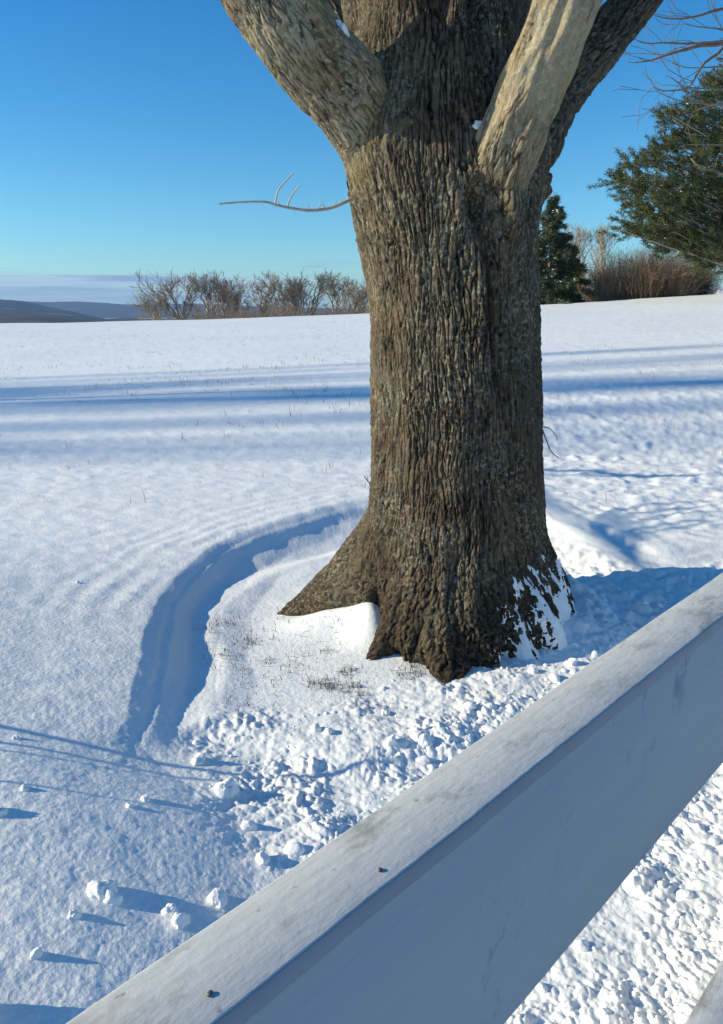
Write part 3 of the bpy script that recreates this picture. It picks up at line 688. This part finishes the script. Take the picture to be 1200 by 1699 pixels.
# white pine: plumes placed at the points where the photo shows them, on limbs from one trunk
def pine():
    rng = np.random.default_rng(12); yP = 40; d = ray(1275, 480); base = np.array([d[0]/d[1]*yP, yP, 0]); base[2] = h1(base[0], base[1])
    plumes = [(1095,402,.9),(1125,412,1.0),(1150,405,1.2),(1178,418,1.2),(1036,272,.7),(1024,300,.7),(1040,312,1.2),(1052,352,1.2),(1076,268,.9),(1088,250,.7),(1078,330,1.3),(1100,300,1.3),(1110,238,.9),(1120,200,.8),(1108,188,.45),(1128,262,1.2),(1140,222,1.1),
              (1150,186,1.0),(1165,162,.8),(1180,150,.9),(1195,132,.8),(1160,300,1.4),(1170,250,1.3),(1185,205,1.3),(1100,350,1.4),(1130,335,1.4),(1085,380,1.2),(1060,385,1.0),(1038,384,.6),(1120,385,1.4),(1150,360,1.5),
              (1185,340,1.6),(1170,395,1.5),(1195,300,1.5),(1210,250,1.6),(1215,180,1.4),(1225,140,1.2),(1200,400,1.6),(1230,350,1.8),(1165,425,1.1),(1195,435,1.2),(1250,100,1.2),(1240,210,1.8),(1275,60,1.3),(1300,120,1.7),(1330,180,1.9),(1290,250,2.2),(1350,270,2.2),(1400,330,2.2),(1330,350,2.2),(1260,400,2.0),(1420,230,1.8),(1380,160,1.6),(1290,20,.9)]
    br = [(np.array([base*0+[0,0,-.3], [0.1,0,4], [0,.1,9], [.1,0,16.0]]), np.array([.38,.3,.2,.04]))]; C = []; D = []; SN = []
    for i, (u, v, r) in enumerate(plumes):
        for layer in range(2):
            yy = yP+(-1.2 if layer == 0 else rng.uniform(.8, 3.2))*(1 if layer else rng.uniform(.2, 1.8))
            tip = PY(u+rng.normal()*4*layer, v+rng.normal()*3*layer, yy)-base
            a = np.array([0, 0, max(1.2, tip[2]-np.hypot(tip[0], tip[1])*.28)])
            P = catmull([a, a*.5+tip*.5+[0, 0, -.25], tip], 5); br.append((P, np.linspace(.09, .02, len(P))))
            ax = tip-a; ax[2] *= .3; ax /= np.linalg.norm(ax)
            ns = int(11*r*r)+5
            for k in range(ns):   # shoots inside each plume, fanned outward and slightly up
                off = rng.normal(size=3)*np.array([.62, .62, .34])*r*.8; c0 = tip-ax*r*.55+off
                dd = ax*.8+off/r*.5+np.array([0, 0, .38])+rng.normal(size=3)*.3; dd /= np.linalg.norm(dd); Ls = rng.uniform(.35, .75)
                t = np.linspace(0, 1, 9)[:, None]; Q = c0+dd*Ls*t
                C.append(Q); D.append(np.tile(dd, (9, 1)))
                if rng.random() < .6: br.append((np.array([c0-dd*.1, c0+dd*Ls*.9]), np.array([.014, .006])))
                if rng.random() < .12: SN.append(Q[4:5]+[0, 0, .06])
    return base, br, np.concatenate(C), np.concatenate(D), np.concatenate(SN)
base, br, C, D, SN = pine(); print('pine tufts', len(C))
pn = needle_tree('pine_tree', base, 'tall green pine with plume shaped branches at the right edge', br, C, D, SN, PINE, 8, .20, .018, .05)
# snow-dusted dead bough showing pale inside the crown
yb2 = 38.2
bb = [([PY(1200,290,yb2)-base, PY(1182,283,yb2)-base, PY(1165,281,yb2)-base, PY(1155,272,yb2)-base, PY(1146,262,yb2)-base], .075, .03), ([PY(1168,281,yb2)-base,PY(1158,275,yb2)-base,PY(1150,276,yb2)-base], .04, .02)]
V, F = poly_tube([(catmull(p, 5), np.linspace(a, b_, (len(p)-1)*5+1)) for p, a, b_ in bb], 6)
o = link('dead_bough', mesh('dead_bough', V, F, [STRAW]), pn); o['label'] = 'pale dead bough inside the crown'

# overhanging twigs top right: a bare tree whose stem stands outside the frame
def right_tree():
    yT = 13.0; base = np.array([PY(1420, 480, yT)[0], yT, 0]); base[2] = h1(base[0], base[1])
    rng = np.random.default_rng(31); segs = []
    segs.append((np.array([[0,0,-.3],[0,0,1.5],[.05,0,4],[.1,0,7]]), np.array([.24,.2,.15,.05]), 9))
    S = lambda pts: catmull([np.array(PY(u, v, yT+dy))-base for u, v, dy in pts], 5)
    mains = [([(1420,90,0),(1290,50,-.4),(1200,72,-.6),(1160,76,-.7),(1110,90,-.8),(1080,100,-.8),(1053,104,-.9)], .045, .006),
             ([(1290,55,-.4),(1215,66,-.7),(1150,72,-.8),(1100,71,-.9),(1075,72,-1),(1053,65,-1)], .02, .005),
             ([(1300,10,0),(1230,10,-.3),(1185,18,-.5),(1160,26,-.6),(1130,31,-.6),(1105,30,-.6),(1088,26,-.7)], .028, .005),
             ([(1330,60,.4),(1215,75,0),(1190,90,-.2),(1167,107,-.3),(1150,135,-.4),(1140,146,-.4),(1120,150,-.5),(1098,150,-.5),(1085,144,-.5)], .03, .005),
             ([(1260,150,.3),(1215,150,.2),(1180,147,.1),(1150,146,0),(1130,140,0),(1114,128,0)], .018, .004),
             ([(1270,180,.3),(1215,175,.2),(1175,172,0),(1145,170,0),(1115,163,0),(1090,152,0)], .018, .004),
             ([(1250,115,.5),(1210,110,.4),(1170,112,.3),(1140,112,.3),(1115,105,.3)], .016, .004),
             ([(1250,70,.2),(1200,50,0),(1175,46,0),(1155,44,0),(1137,40,0)], .016, .004),
             ([(1250,220,.2),(1210,240,0),(1180,240,0),(1140,240,0)], .016, .005),
             ([(1250,160,-1),(1200,172,-1),(1170,178,-1),(1150,186,-1)], .018, .005)]
    for m, r0, r1 in mains:
        P = S(m); rr = np.linspace(r0, r1, len(P)); segs.append((P, rr, 5))
        for i in range(5, len(P), 5):
            for q in range(1):
                d = P[i]-P[i-1]; d /= np.linalg.norm(d)+1e-9; d = d+rng.normal(size=3)*.45+[0, 0, .12]
                grow(rng, P[i], d, rng.uniform(.3, .7), max(rr[i]*.4, .004), 1, segs, spread=.5, nseg=3, kids=(1, 2), wob=.14, ratio=.6, up=0, rmin=.0045)
    rt = empty('bare_tree', base, 'bare tree at the right edge, fine twigs hanging against the sky above the pine', 'tree')
    for me in tree_meshes('bare_tree', segs, TWIG, TWIG, 4): link(me.name.split('.')[0], me, rt)
right_tree()

# ------------------------------------------------------------------ trees outside the frame on the left: they throw the long soft bands and the thin lines
def sh_cast(u, v, zg, h):
    """point at height h above the ground whose shadow falls at the pixel's ground point"""
    g = PZ(u, v, zg); k = h/math.tan(SUN_EL); return np.array([g[0]+SUN_AZ[0]*k, g[1]+SUN_AZ[1]*k, g[2]+h])
rngl = np.random.default_rng(77)
baseL = np.array([-8.5, -3.2, 0]); baseL[2] = h1(-8.5, -3.2)
segs = [(np.array([[0,0,-.3],[0,0,1.5],[0,.1,3],[.1,.1,5.5]]), np.array([.25,.2,.17,.06]), 9)]
def strand(pts, hs, r0, r1, zg, side=2):
    P = np.array([sh_cast(u, v, zg, h) for (u, v), h in zip(pts, hs)])-baseL
    C = catmull(P, 8); tp = np.linspace(0, 1, len(C)); C[:, 2] += .012*perlin2(tp*5, tp*0+r0*900, 40)*(1 if zg < .12 else 3); segs.append((C, np.linspace(r0, r1, len(C))*np.clip((1-tp)/.22, .12, 1), 5))
    st = np.array([0, 0, 2.6 if zg < .12 else 8.0]); md = P[0]*.5+st*.5 if zg < .12 else P[0]+np.array(sdir)*5; segs.append((catmull([st, md, P[0]], 6), np.linspace(max(r0*1.6, .02), r0, 13), 5))
strand([(-60,1240),(120,1256),(330,1288),(470,1292),(600,1272),(750,1250)], [.80,.78,.75,.72,.68,.64], .008, .011, .04)
strand([(-60,1288),(120,1290),(300,1296),(420,1290)], [.7,.7,.7,.7], .009, .006, .08)
strand([(-60,1310),(80,1312),(200,1308),(330,1300)], [.6,.6,.6,.6], .0055, .004, .09)
strand([(-60,1370),(120,1372),(260,1368),(390,1362)], [.55]*4, .005, .004, .09)
rt = empty('bare_tree', baseL, 'bare tree outside the left edge, its thin branches casting the line shadows in front', 'tree')
for me in tree_meshes('bare_tree', segs, TWIG, TWIG, 4): link(me.name.split('.')[0], me, rt)
_p = sh_cast(760, 765, .30, 3.5); baseL = np.array([_p[0]-11, _p[1]+5, 0]); baseL[2] = h1(baseL[0], baseL[1])
segs = [(np.array([[0,0,-.3],[0,0,2],[0,.1,5],[0,0,8.5]]), np.array([.09,.08,.07,.04]), 9)]
strand([(760,760),(890,768),(960,770),(1010,776),(1100,777),(1290,774)], [3.5,3.4,3.3,3.2,3.1,3.0], .036, .038, .30)
strand([(760,772),(890,776),(1010,778),(1200,780)], [3.5,3.4,3.3,3.2], .018, .014, .30)
for k, (a, b_) in enumerate(((862, 850), (872, 858), (884, 866), (890, 878), (898, 884))):
    strand([(985+8*k, a+22), (1030+10*k, a-4), (1100+6*k, b_-6), (1230, b_-14)], [2.2]*4, .016, .013, .17)
rt = empty('bare_tree', baseL, 'second bare tree outside the left edge, its branches casting line shadows beyond the trunk', 'tree')
for me in tree_meshes('bare_tree', segs, TWIG, TWIG, 4): link(me.name.split('.')[0], me, rt)
bigp = tree_meshes('bare_tree', bare_tree(71, 13, .5, 3, .09, spread=.30, ratio=.7, kids=(2, 2), wob=.10, up=.07), GTRUNK, TWIG, 3)
print('big tris', sum(len(m.polygons)*2 for m in bigp))
for i, (x, y, s, lab) in enumerate([(-100, 7.6, 3.5, 'nearer bare tree outside the left edge, throwing soft bands of shade on the field'), (-112, 4.2, 3.5, 'farther bare tree outside the left edge')]):
    rt = empty('bare_tree', (x, y, h1(x, y)), lab, 'tree', 'bare trees outside the left edge'); rt.rotation_euler.z = i*1.9; rt.scale = (s*.42, s*.42, s)
    for me in bigp: link(me.name.split('.')[0], me, rt)
# upper crown of the big tree itself, above the frame
rngc = np.random.default_rng(8); segs = []
for _, p, t in ends:
    for j in range(3):
        grow(rngc, p-np.array(t)*.05, np.array(t)+rngc.normal(size=3)*.3, 1.9, .06, 4, segs, spread=.55, ratio=.7, kids=(2, 3), rmin=.006)
grow(rngc, (.45, 4.1, 4.5), (.1, .1, 1), 2.5, .2, 5, segs, spread=.55, ratio=.7, kids=(2, 3), rmin=.006)
o = link('crown', mesh('crown', *poly_tube([(p, r) for p, r, d in segs], 4), [BARKD])); under(o, tree)

# ------------------------------------------------------------------ snow on the tree
zs = np.arange(-.05, .62, .008); th = np.linspace(R(270), R(384), 215)
Z, T = np.meshgrid(zs, th, indexing='ij'); Zf = Z.ravel(); Tf = T.ravel()
r = trunk_base(Tf, Zf); c, s_ = np.cos(Tf), np.sin(Tf)
n = perlin3(c*5.5+3, s_*5.5, Zf*4.2)+.5*perlin3(c*13, s_*13, Zf*9)
top = .30+.16*np.sin((Tf-R(283))*2.2)
off = .001+.018*n+.010*perlin3(c*26, s_*26, Zf*9)+.007*perlin3(c*50, s_*50, Zf*26)+.040*sst(.30, -.02, Zf)*0+.010*(1-sst(.05, .36, Zf))-.09*sst(top-.04, top+.16, Zf)
edge = np.minimum(sst(R(270), R(290), Tf), 1-sst(R(372), R(384), Tf)); off -= .04*(1-edge)
h, _ = bark(.42*c, .42*s_, Zf, .25)
r = r+off+h
X = sm(Zf, ZK, CXK)+r*c; Y = sm(Zf, ZK, CYK)+r*s_
tag(link('clinging_snow', mesh('clinging_snow', np.stack([X, Y, Zf], -1), gridF(len(zs), len(th)), [SNOWC])), 'snow packed into the bark at the right foot of the big trunk', 'snow', kind='stuff')
o = blob('snow_patch', PY(564, 56, 3.405), .045, 2.2, SNOWC, .35, 4, sq=(.75, .9, .9)); tag(o, 'small snow patch caught in the crotch of the left limb', 'snow')
o = blob('snow_patch', PY(799, 209, 3.385), .034, 6.2, SNOWC, .5, 4, sq=(1.3, .8, .55)); tag(o, 'small snow patch caught behind the front right limb', 'snow')

# ------------------------------------------------------------------ snow clumps
import bmesh
def proto_clump(seed, sub, amp=.45):
    bm = bmesh.new(); bmesh.ops.create_icosphere(bm, subdivisions=sub, radius=1)
    V = np.array([v.co for v in bm.verts]); F = np.array([[v.index for v in f_.verts] for f_ in bm.faces]); bm.free()
    k = 1+amp*perlin3(V[:, 0]*1.1+seed*3.7, V[:, 1]*1.1, V[:, 2]*1.1)*1.3+amp*.6*np.abs(perlin3(V[:, 0]*2.6+seed, V[:, 1]*2.6, V[:, 2]*2.6))+amp*.25*perlin3(V[:, 0]*6+seed, V[:, 1]*6, V[:, 2]*6)
    return V*k[:, None], F
PC1 = [proto_clump(i, 1, .3) for i in range(10)]; PC2 = [proto_clump(i+20, 3 if i < 4 else 2, .30) for i in range(8)]
def rand_rot(rng):
    q = rng.normal(size=4); q /= np.linalg.norm(q); w, x, y, z = q
    return np.array([[1-2*(y*y+z*z), 2*(x*y-z*w), 2*(x*z+y*w)], [2*(x*y+z*w), 1-2*(x*x+z*z), 2*(y*z-x*w)], [2*(x*z-y*w), 2*(y*z+x*w), 1-2*(x*x+y*y)]])
rng = np.random.default_rng(21); M = 26000
px = rng.uniform(-.9, 2.3, M); py = rng.uniform(.8, 3.9, M)
dc = signed(px, py, CHUNK)+.09*perlin2(px*3, py*3, 22)
FO = np.array([.731, -.683]); fd = -(px*FO[0]+py*FO[1])-.3            # distance beyond the fence plane
prob = sst(-.10, .50, dc+.25*sst(-.2, .5, px))*(.25+.75*(1-sst(.15, 1.3, np.abs(fd-.3))))*np.clip(.55+.9*perlin2(px*2.2, py*2.2, 23), .1, 1)
keep = rng.random(M) < prob*.34
rt_ = np.hypot(px-TC[0], py-TC[1]); keep &= rt_ > .62
# only where the frame (plus a step to either side) can see
keep &= (np.abs(px)/py < .75)
px, py, dc = px[keep], py[keep], dc[keep]; pz = height(px, py)
size = np.clip(rng.lognormal(math.log(.0056), .62, len(px)), .0026, .022)
VV = []; FF = []; k = 0
for i in range(len(px)):
    s = size[i]; Vp, Fp = (PC2 if s > .0085 else PC1)[i % 8]
    V = ((Vp*s*rng.uniform(.7, 1.2, (1, 3)))@rand_rot(rng).T)*np.array([1.1, 1.1, .75])+[px[i], py[i], pz[i]+s*.08]; VV.append(V); FF.append(Fp+k); k += len(V)
tag(link('snow_rubble', mesh('snow_rubble', np.concatenate(VV), np.concatenate(FF), [SNOWC])), 'loose rubble of thrown snow lumps between the tree and the white fence', 'snow', kind='stuff')
print('rubble', len(px), 'tris', sum(len(f) for f in FF))
big = [(329,1256,.034,'snow lump at the lower end of the hollow, casting a shadow to the right'),(240,1322,.020,'small snow lump left of the hollow end'),(375,1300,.046,'wide rough snow lump on the line shadows'),(413,1366,.030,'pointed snow lump standing between the line shadows and the fence'),
       (168,1470,.040,'broken snow lump at the lower left, larger of the two left ones'),(186,1486,.030,'snow lump touching the broken one at the lower left'),(362,1485,.037,'round snow lump close above the fence'),(280,1508,.026,'small snow lump left of the round one'),(299,1522,.031,'snow lump just above the fence edge, lower left'),
       (60,1580,.019,'lone snow lump near the bottom left corner'),(122,1515,.019,'faint small lump left of the fence'),(436,1420,.028,'snow lump right against the fence edge'),(705,1225,.042,'tall snow lump in the rubble right of the middle'),(26,1222,.014,'tiny lump at the left edge above the line shadows'),
       (215,1335,.014,'tiny lump below the line shadows'),(650,1225,.030,'rounded lump left of the tall one in the rubble'),(0,1345,.022,'snow lump cut by the left edge'),(450,1305,.028,'lump in the middle of the rubble field'),(128,965,.012,'tiny crumb with a shadow on the left snow'),(560,1480,.02,'crumb by the fence'),(40,1305,.016,'small lump near the left edge below the first line shadow'),(640,1180,.026,'lump near the upper edge of the rubble'),
       (1050,1065,.028,'lit lump where the rubble meets the fence on the right'),(885,1110,.026,'lit lump near the foot of the tree on the right'),(950,1095,.030,'lit lump between the tree and the fence'),(545,1210,.026,'lump at the upper left of the rubble')]
for i, (u, v, s, lab) in enumerate(big):
    if lab == 'crumb by the fence': continue
    g = PZ(u, v, .05)
    for _ in range(4): g = PZ(u, v, h1(g[0], g[1])+s*.5)
    zg = h1(g[0], g[1])
    bm_V, bm_F = proto_clump(40+i*1.7, 4, .34); s *= .72
    rr = rand_rot(np.random.default_rng(i)); V = (bm_V*s*np.array([1.05, .95, .85]))@rr.T
    V[:, 2] = np.where(V[:, 2] < -s*.5, -s*.5+(V[:, 2]+s*.5)*.3, V[:, 2])
    o = link('snow_lump', mesh('snow_lump', V, bm_F, [SNOWC]), loc=(g[0], g[1], zg+s*.12)); tag(o, lab, 'snow lump', 'single snow lumps on the snow')
# three shadow-casting lumps at the very left, partly out of frame
for u, v, s, lab in ((-48, 1668, .04, 'snow lump outside the bottom left corner throwing a shadow into view'), (-32, 1350, .02, 'snow lump outside the left edge')):
    g = PZ(u, v, .25); zg = h1(g[0], g[1]); V_, F_ = proto_clump(s*900, 4, .5)
    tag(link('snow_lump', mesh('snow_lump', V_*s, F_, [SNOWC]), loc=(g[0], g[1], zg+s*.5)), lab, 'snow lump', 'single snow lumps on the snow')

# ------------------------------------------------------------------ grass poking through
def blades(pts, L, w, seed, lean=.8):
    rng = np.random.default_rng(seed); n = len(pts); a = rng.uniform(0, 6.28, n); l = L*rng.uniform(.4, 1.3, n)
    le = rng.uniform(.1, lean, n); side = np.stack([np.sin(a+1.57), np.cos(a+1.57), 0*a], -1)*w
    mid = pts+np.stack([np.sin(a)*l*le*.4, np.cos(a)*l*le*.4, l*.6], -1); tip = pts+np.stack([np.sin(a)*l*le, np.cos(a)*l*le, l*(1-.5*le)], -1)
    V = np.stack([pts-side, pts+side, mid+side*.7, mid-side*.7, tip], 1).reshape(-1, 3); b0 = np.arange(n)[:, None]*5
    F = np.concatenate([b0+[0,1,2], b0+[0,2,3], b0+[3,2,4]]); return V, F
rng = np.random.default_rng(3); P = []
tufts = [(415,1062,.05,34),(445,1095,.03,14),(540,1080,.03,12),(520,1130,.05,34),(540,1133,.04,30),(575,1115,.05,40),(585,1138,.05,34),(600,1150,.03,12),(560,1140,.05,24),(470,1110,.08,14),(500,1095,.1,20),(380,1035,.08,30),(370,1080,.08,30),(390,1100,.1,24),(450,1050,.15,26),(430,1130,.15,26),(540,1060,.15,20),(680,1120,.06,50),(690,1105,.04,30),(620,1175,.12,24),(470,1010,.2,16),(400,1180,.12,20),(350,1050,.06,16)]
for u, v, sp_, n in tufts:
    g = PZ(u, v, .06); n = int(n*1.3); q = np.stack([g[0]+rng.normal(size=n)*sp_*.6, g[1]+rng.normal(size=n)*sp_*.6], -1); P.append(q)
P = np.concatenate(P); pts = np.stack([P[:, 0], P[:, 1], height(P[:, 0], P[:, 1])-.002], -1)
tag(link('grass', mesh('grass', *blades(pts, .028, .0016, 1, 1.3), [GRASS], smooth=False)), 'sparse dry grass blades poking through the thin snow in front of the tree', 'grass', kind='stuff')
M = 5200; yy = 5.6*np.exp(rng.random(M)*math.log(40/5.6)); xx = yy*rng.uniform(-.55, .55, M)
den = sst(-.15, .35, perlin2(xx/2.2, yy/3, 24)+.2*perlin2(xx*2, yy*2, 25))*np.where(xx > 0, .35, 1)*sst(7, 13, yy)
kk = rng.random(M) < den+.012; xx, yy = xx[kk], yy[kk]
cl = np.repeat(np.stack([xx, yy], -1), 3, 0)+rng.normal(size=(len(xx)*3, 2))*.04
pts = np.stack([cl[:, 0], cl[:, 1], height(cl[:, 0], cl[:, 1])-.01], -1)
tag(link('stubble', mesh('stubble', *blades(pts, .10, .0028, 2, 1.0), [STRAW], smooth=False)), 'thin straw stubble scattered over the snow field', 'grass', kind='stuff')

# ------------------------------------------------------------------ white board fence
PAINT, nt, b = mat('weathered_white_paint', .55, .35)
tcn = nt.nodes.new('ShaderNodeTexCoord').outputs['Object']
grain = noise(nt, 240, 2, .5, tcn, (.10, 1, 1)); spots = noise(nt, 22, 5, .75, tcn, (.45, 1, 1)); blot = noise(nt, 3.2, 3, .6, tcn, (1, 2, 2), (3, 1, 0)); speck = noise(nt, 95, 3, .6, tcn, (.5, 1, 1))
c0 = rampn(nt, grain, [(.3, (.50, .51, .50)), (.55, (.57, .57, .56)), (.75, (.62, .62, .61))])
c1 = mixc(nt, mixc(nt, 1.0, rampn(nt, spots, [(.50, (0,0,0)), (.64, (.85,.85,.85))]), rampn(nt, blot, [(.36, (.2,.2,.2)), (.6, (1,1,1))]), 'MULTIPLY'), c0, (.25, .25, .23))
c2 = mixc(nt, rampn(nt, speck, [(.66, (0,0,0)), (.72, (.8,.8,.8))]), c1, (.2, .2, .19))
nt.links.new(c2, b.inputs['Base Color'])
b1 = bump(nt, b, grain, .0002); bump(nt, b, noise(nt, 120, 4, .6, tcn, (.6, 1, 1)), .0006, prev=b1)
PAINTF, nt, b = mat('shaded_white_paint', .6, .3)
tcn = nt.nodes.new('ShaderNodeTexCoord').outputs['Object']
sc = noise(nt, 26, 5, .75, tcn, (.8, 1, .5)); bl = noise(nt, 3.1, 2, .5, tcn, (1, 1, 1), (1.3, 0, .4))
c0 = rampn(nt, noise(nt, 5, 4, .6, tcn, (.3, 1, 1)), [(.3, (.25, .30, .345)), (.7, (.30, .35, .395))])  # white paint with the blue-grey of the shaded side mixed into its colour
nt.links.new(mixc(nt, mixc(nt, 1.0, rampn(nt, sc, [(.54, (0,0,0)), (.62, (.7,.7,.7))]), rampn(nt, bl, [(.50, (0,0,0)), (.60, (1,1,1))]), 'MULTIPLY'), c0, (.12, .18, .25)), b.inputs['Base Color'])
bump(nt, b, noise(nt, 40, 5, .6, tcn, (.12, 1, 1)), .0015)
RAILSHADE = flat('shade_blue_grey_paint', (.17, .215, .28), .5, .3, .12, 8)  # dark strip of shade along the rail's near edge, put into the colour
ANG = math.atan2(.731, .683); org = PZ(600, 1359, CAM_H-.40)            # a point on the far top edge
fence = empty('board_fence', (org[0], org[1], 0), 'white painted board fence running diagonally across the lower right, its wide top rail sunlit', 'fence')
fence.rotation_euler.z = ANG
def board(name, x0, x1, y0, y1, z0, z1, matl, rag=0.0, bev=.004, nx=700, seed=0):
    """long board with eased, slightly uneven edges; local x runs along the fence, +y is the far side"""
    prof = []
    for (cy, cz, sy, sz) in ((y1, z1, -1, -1), (y0, z1, 1, -1), (y0, z0, 1, 1), (y1, z0, -1, 1)):
        seq = [(cy+sy*bev, cz), (cy+sy*bev*.3, cz+sz*bev*.3), (cy, cz+sz*bev)]
        if (sy, sz) in ((1, -1), (-1, 1)): pass
        else: seq = seq[::-1]
        prof += seq
    prof = np.array(prof); xs = np.linspace(x0, x1, nx)
    V = np.zeros((nx, len(prof), 3)); V[:, :, 0] = xs[:, None]; V[:, :, 1] = prof[None, :, 0]; V[:, :, 2] = prof[None, :, 1]
    wv = .0014*perlin2(xs*2.1, xs*0+seed, 30)+.0007*perlin2(xs*9, xs*0+seed, 31)+rag*(perlin2(xs*55, xs*0, 32)+.6*perlin2(xs*140, xs*0, 33))
    for j in range(len(prof)):
        if prof[j, 0] < (y0+y1)/2: V[:, j, 1] += wv
        else: V[:, j, 1] += .0012*perlin2(xs*6, xs*0+seed+3, 34)
    V = V.reshape(-1, 3); F = gridF(nx, len(prof), True)
    me = mesh(name, V, F[:, ::-1], [matl], smooth=False)
    o = link(name, me, fence)
    m = len(prof); bmx = bmesh.new(); bmx.from_mesh(me); bmx.verts.ensure_lookup_table()
    bmx.faces.new([bmx.verts[i] for i in range(m)]); bmx.faces.new([bmx.verts[(nx-1)*m+i] for i in range(m)][::-1]); bmesh.ops.recalc_face_normals(bmx, faces=bmx.faces); bmx.to_mesh(me); bmx.free()
    return o
ZT = CAM_H-.40
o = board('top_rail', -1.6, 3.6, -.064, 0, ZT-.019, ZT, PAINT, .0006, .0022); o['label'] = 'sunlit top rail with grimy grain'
o.data.materials.append(RAILSHADE)
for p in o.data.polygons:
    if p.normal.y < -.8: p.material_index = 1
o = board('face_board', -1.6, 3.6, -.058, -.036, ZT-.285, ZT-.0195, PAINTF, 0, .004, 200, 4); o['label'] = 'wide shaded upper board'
o = board('lower_board', -1.6, 3.6, -.070, -.010, .0, .25, PAINT, .0, .004, 300, 9); o['label'] = 'lower board with rough grain at the bottom right corner'
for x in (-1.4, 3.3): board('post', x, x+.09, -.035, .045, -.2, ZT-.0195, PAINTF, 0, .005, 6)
for u, v in ((348, 1646), (631, 1441)):   # nail heads / bird droppings dark bumps on the rail
    g = PZ(u, v, ZT+.002); o = blob('nail_head', g, .0018, u, PLATE, .3, 2, sq=(1.3, 1, .6)); o.location = Vector(g)-Vector((0, 0, 0)); mw = fence.location; o.parent = fence
    dx, dy = g[0]-mw[0], g[1]-mw[1]; ca, sa = math.cos(ANG), math.sin(ANG); o.location = (dx*ca+dy*sa, -dx*sa+dy*ca, ZT+.001); o.rotation_euler.z = .4
NAIL = flat('rusty_nail', (.12, .10, .09), .5, .5)
for o in fence.children:
    if o.name.startswith('nail_head'): o.data.materials.clear(); o.data.materials.append(NAIL)

# ------------------------------------------------------------------ haze over the valley
HAZE = True
if HAZE:
    hv = [(x, y, z) for x in (-9600, 9600) for y in (-2500, 9600) for z in (-75, 150)]
    hf = [(0,1,3,2),(4,6,7,5),(0,4,5,1),(2,3,7,6),(0,2,6,4),(1,5,7,3)]
    m = bpy.data.materials.new('haze'); m.use_nodes = True; nt = m.node_tree; nt.nodes.clear()
    pv = nt.nodes.new('ShaderNodeVolumePrincipled'); pv.inputs['Color'].default_value = (.38, .60, 1, 1); pv.inputs['Density'].default_value = .00008; pv.inputs['Anisotropy'].default_value = .1
    ou = nt.nodes.new('ShaderNodeOutputMaterial'); nt.links.new(pv.outputs[0], ou.inputs['Volume'])
    o = link('haze', mesh('haze', hv, hf, [m], smooth=False)); tag(o, 'thin blue haze over the far hills', kind='stuff')
tot = sum(len(m.polygons)*(1 if len(m.polygons) and m.polygons[0].loop_total == 3 else 2) for m in bpy.data.meshes); print('total tris', tot)
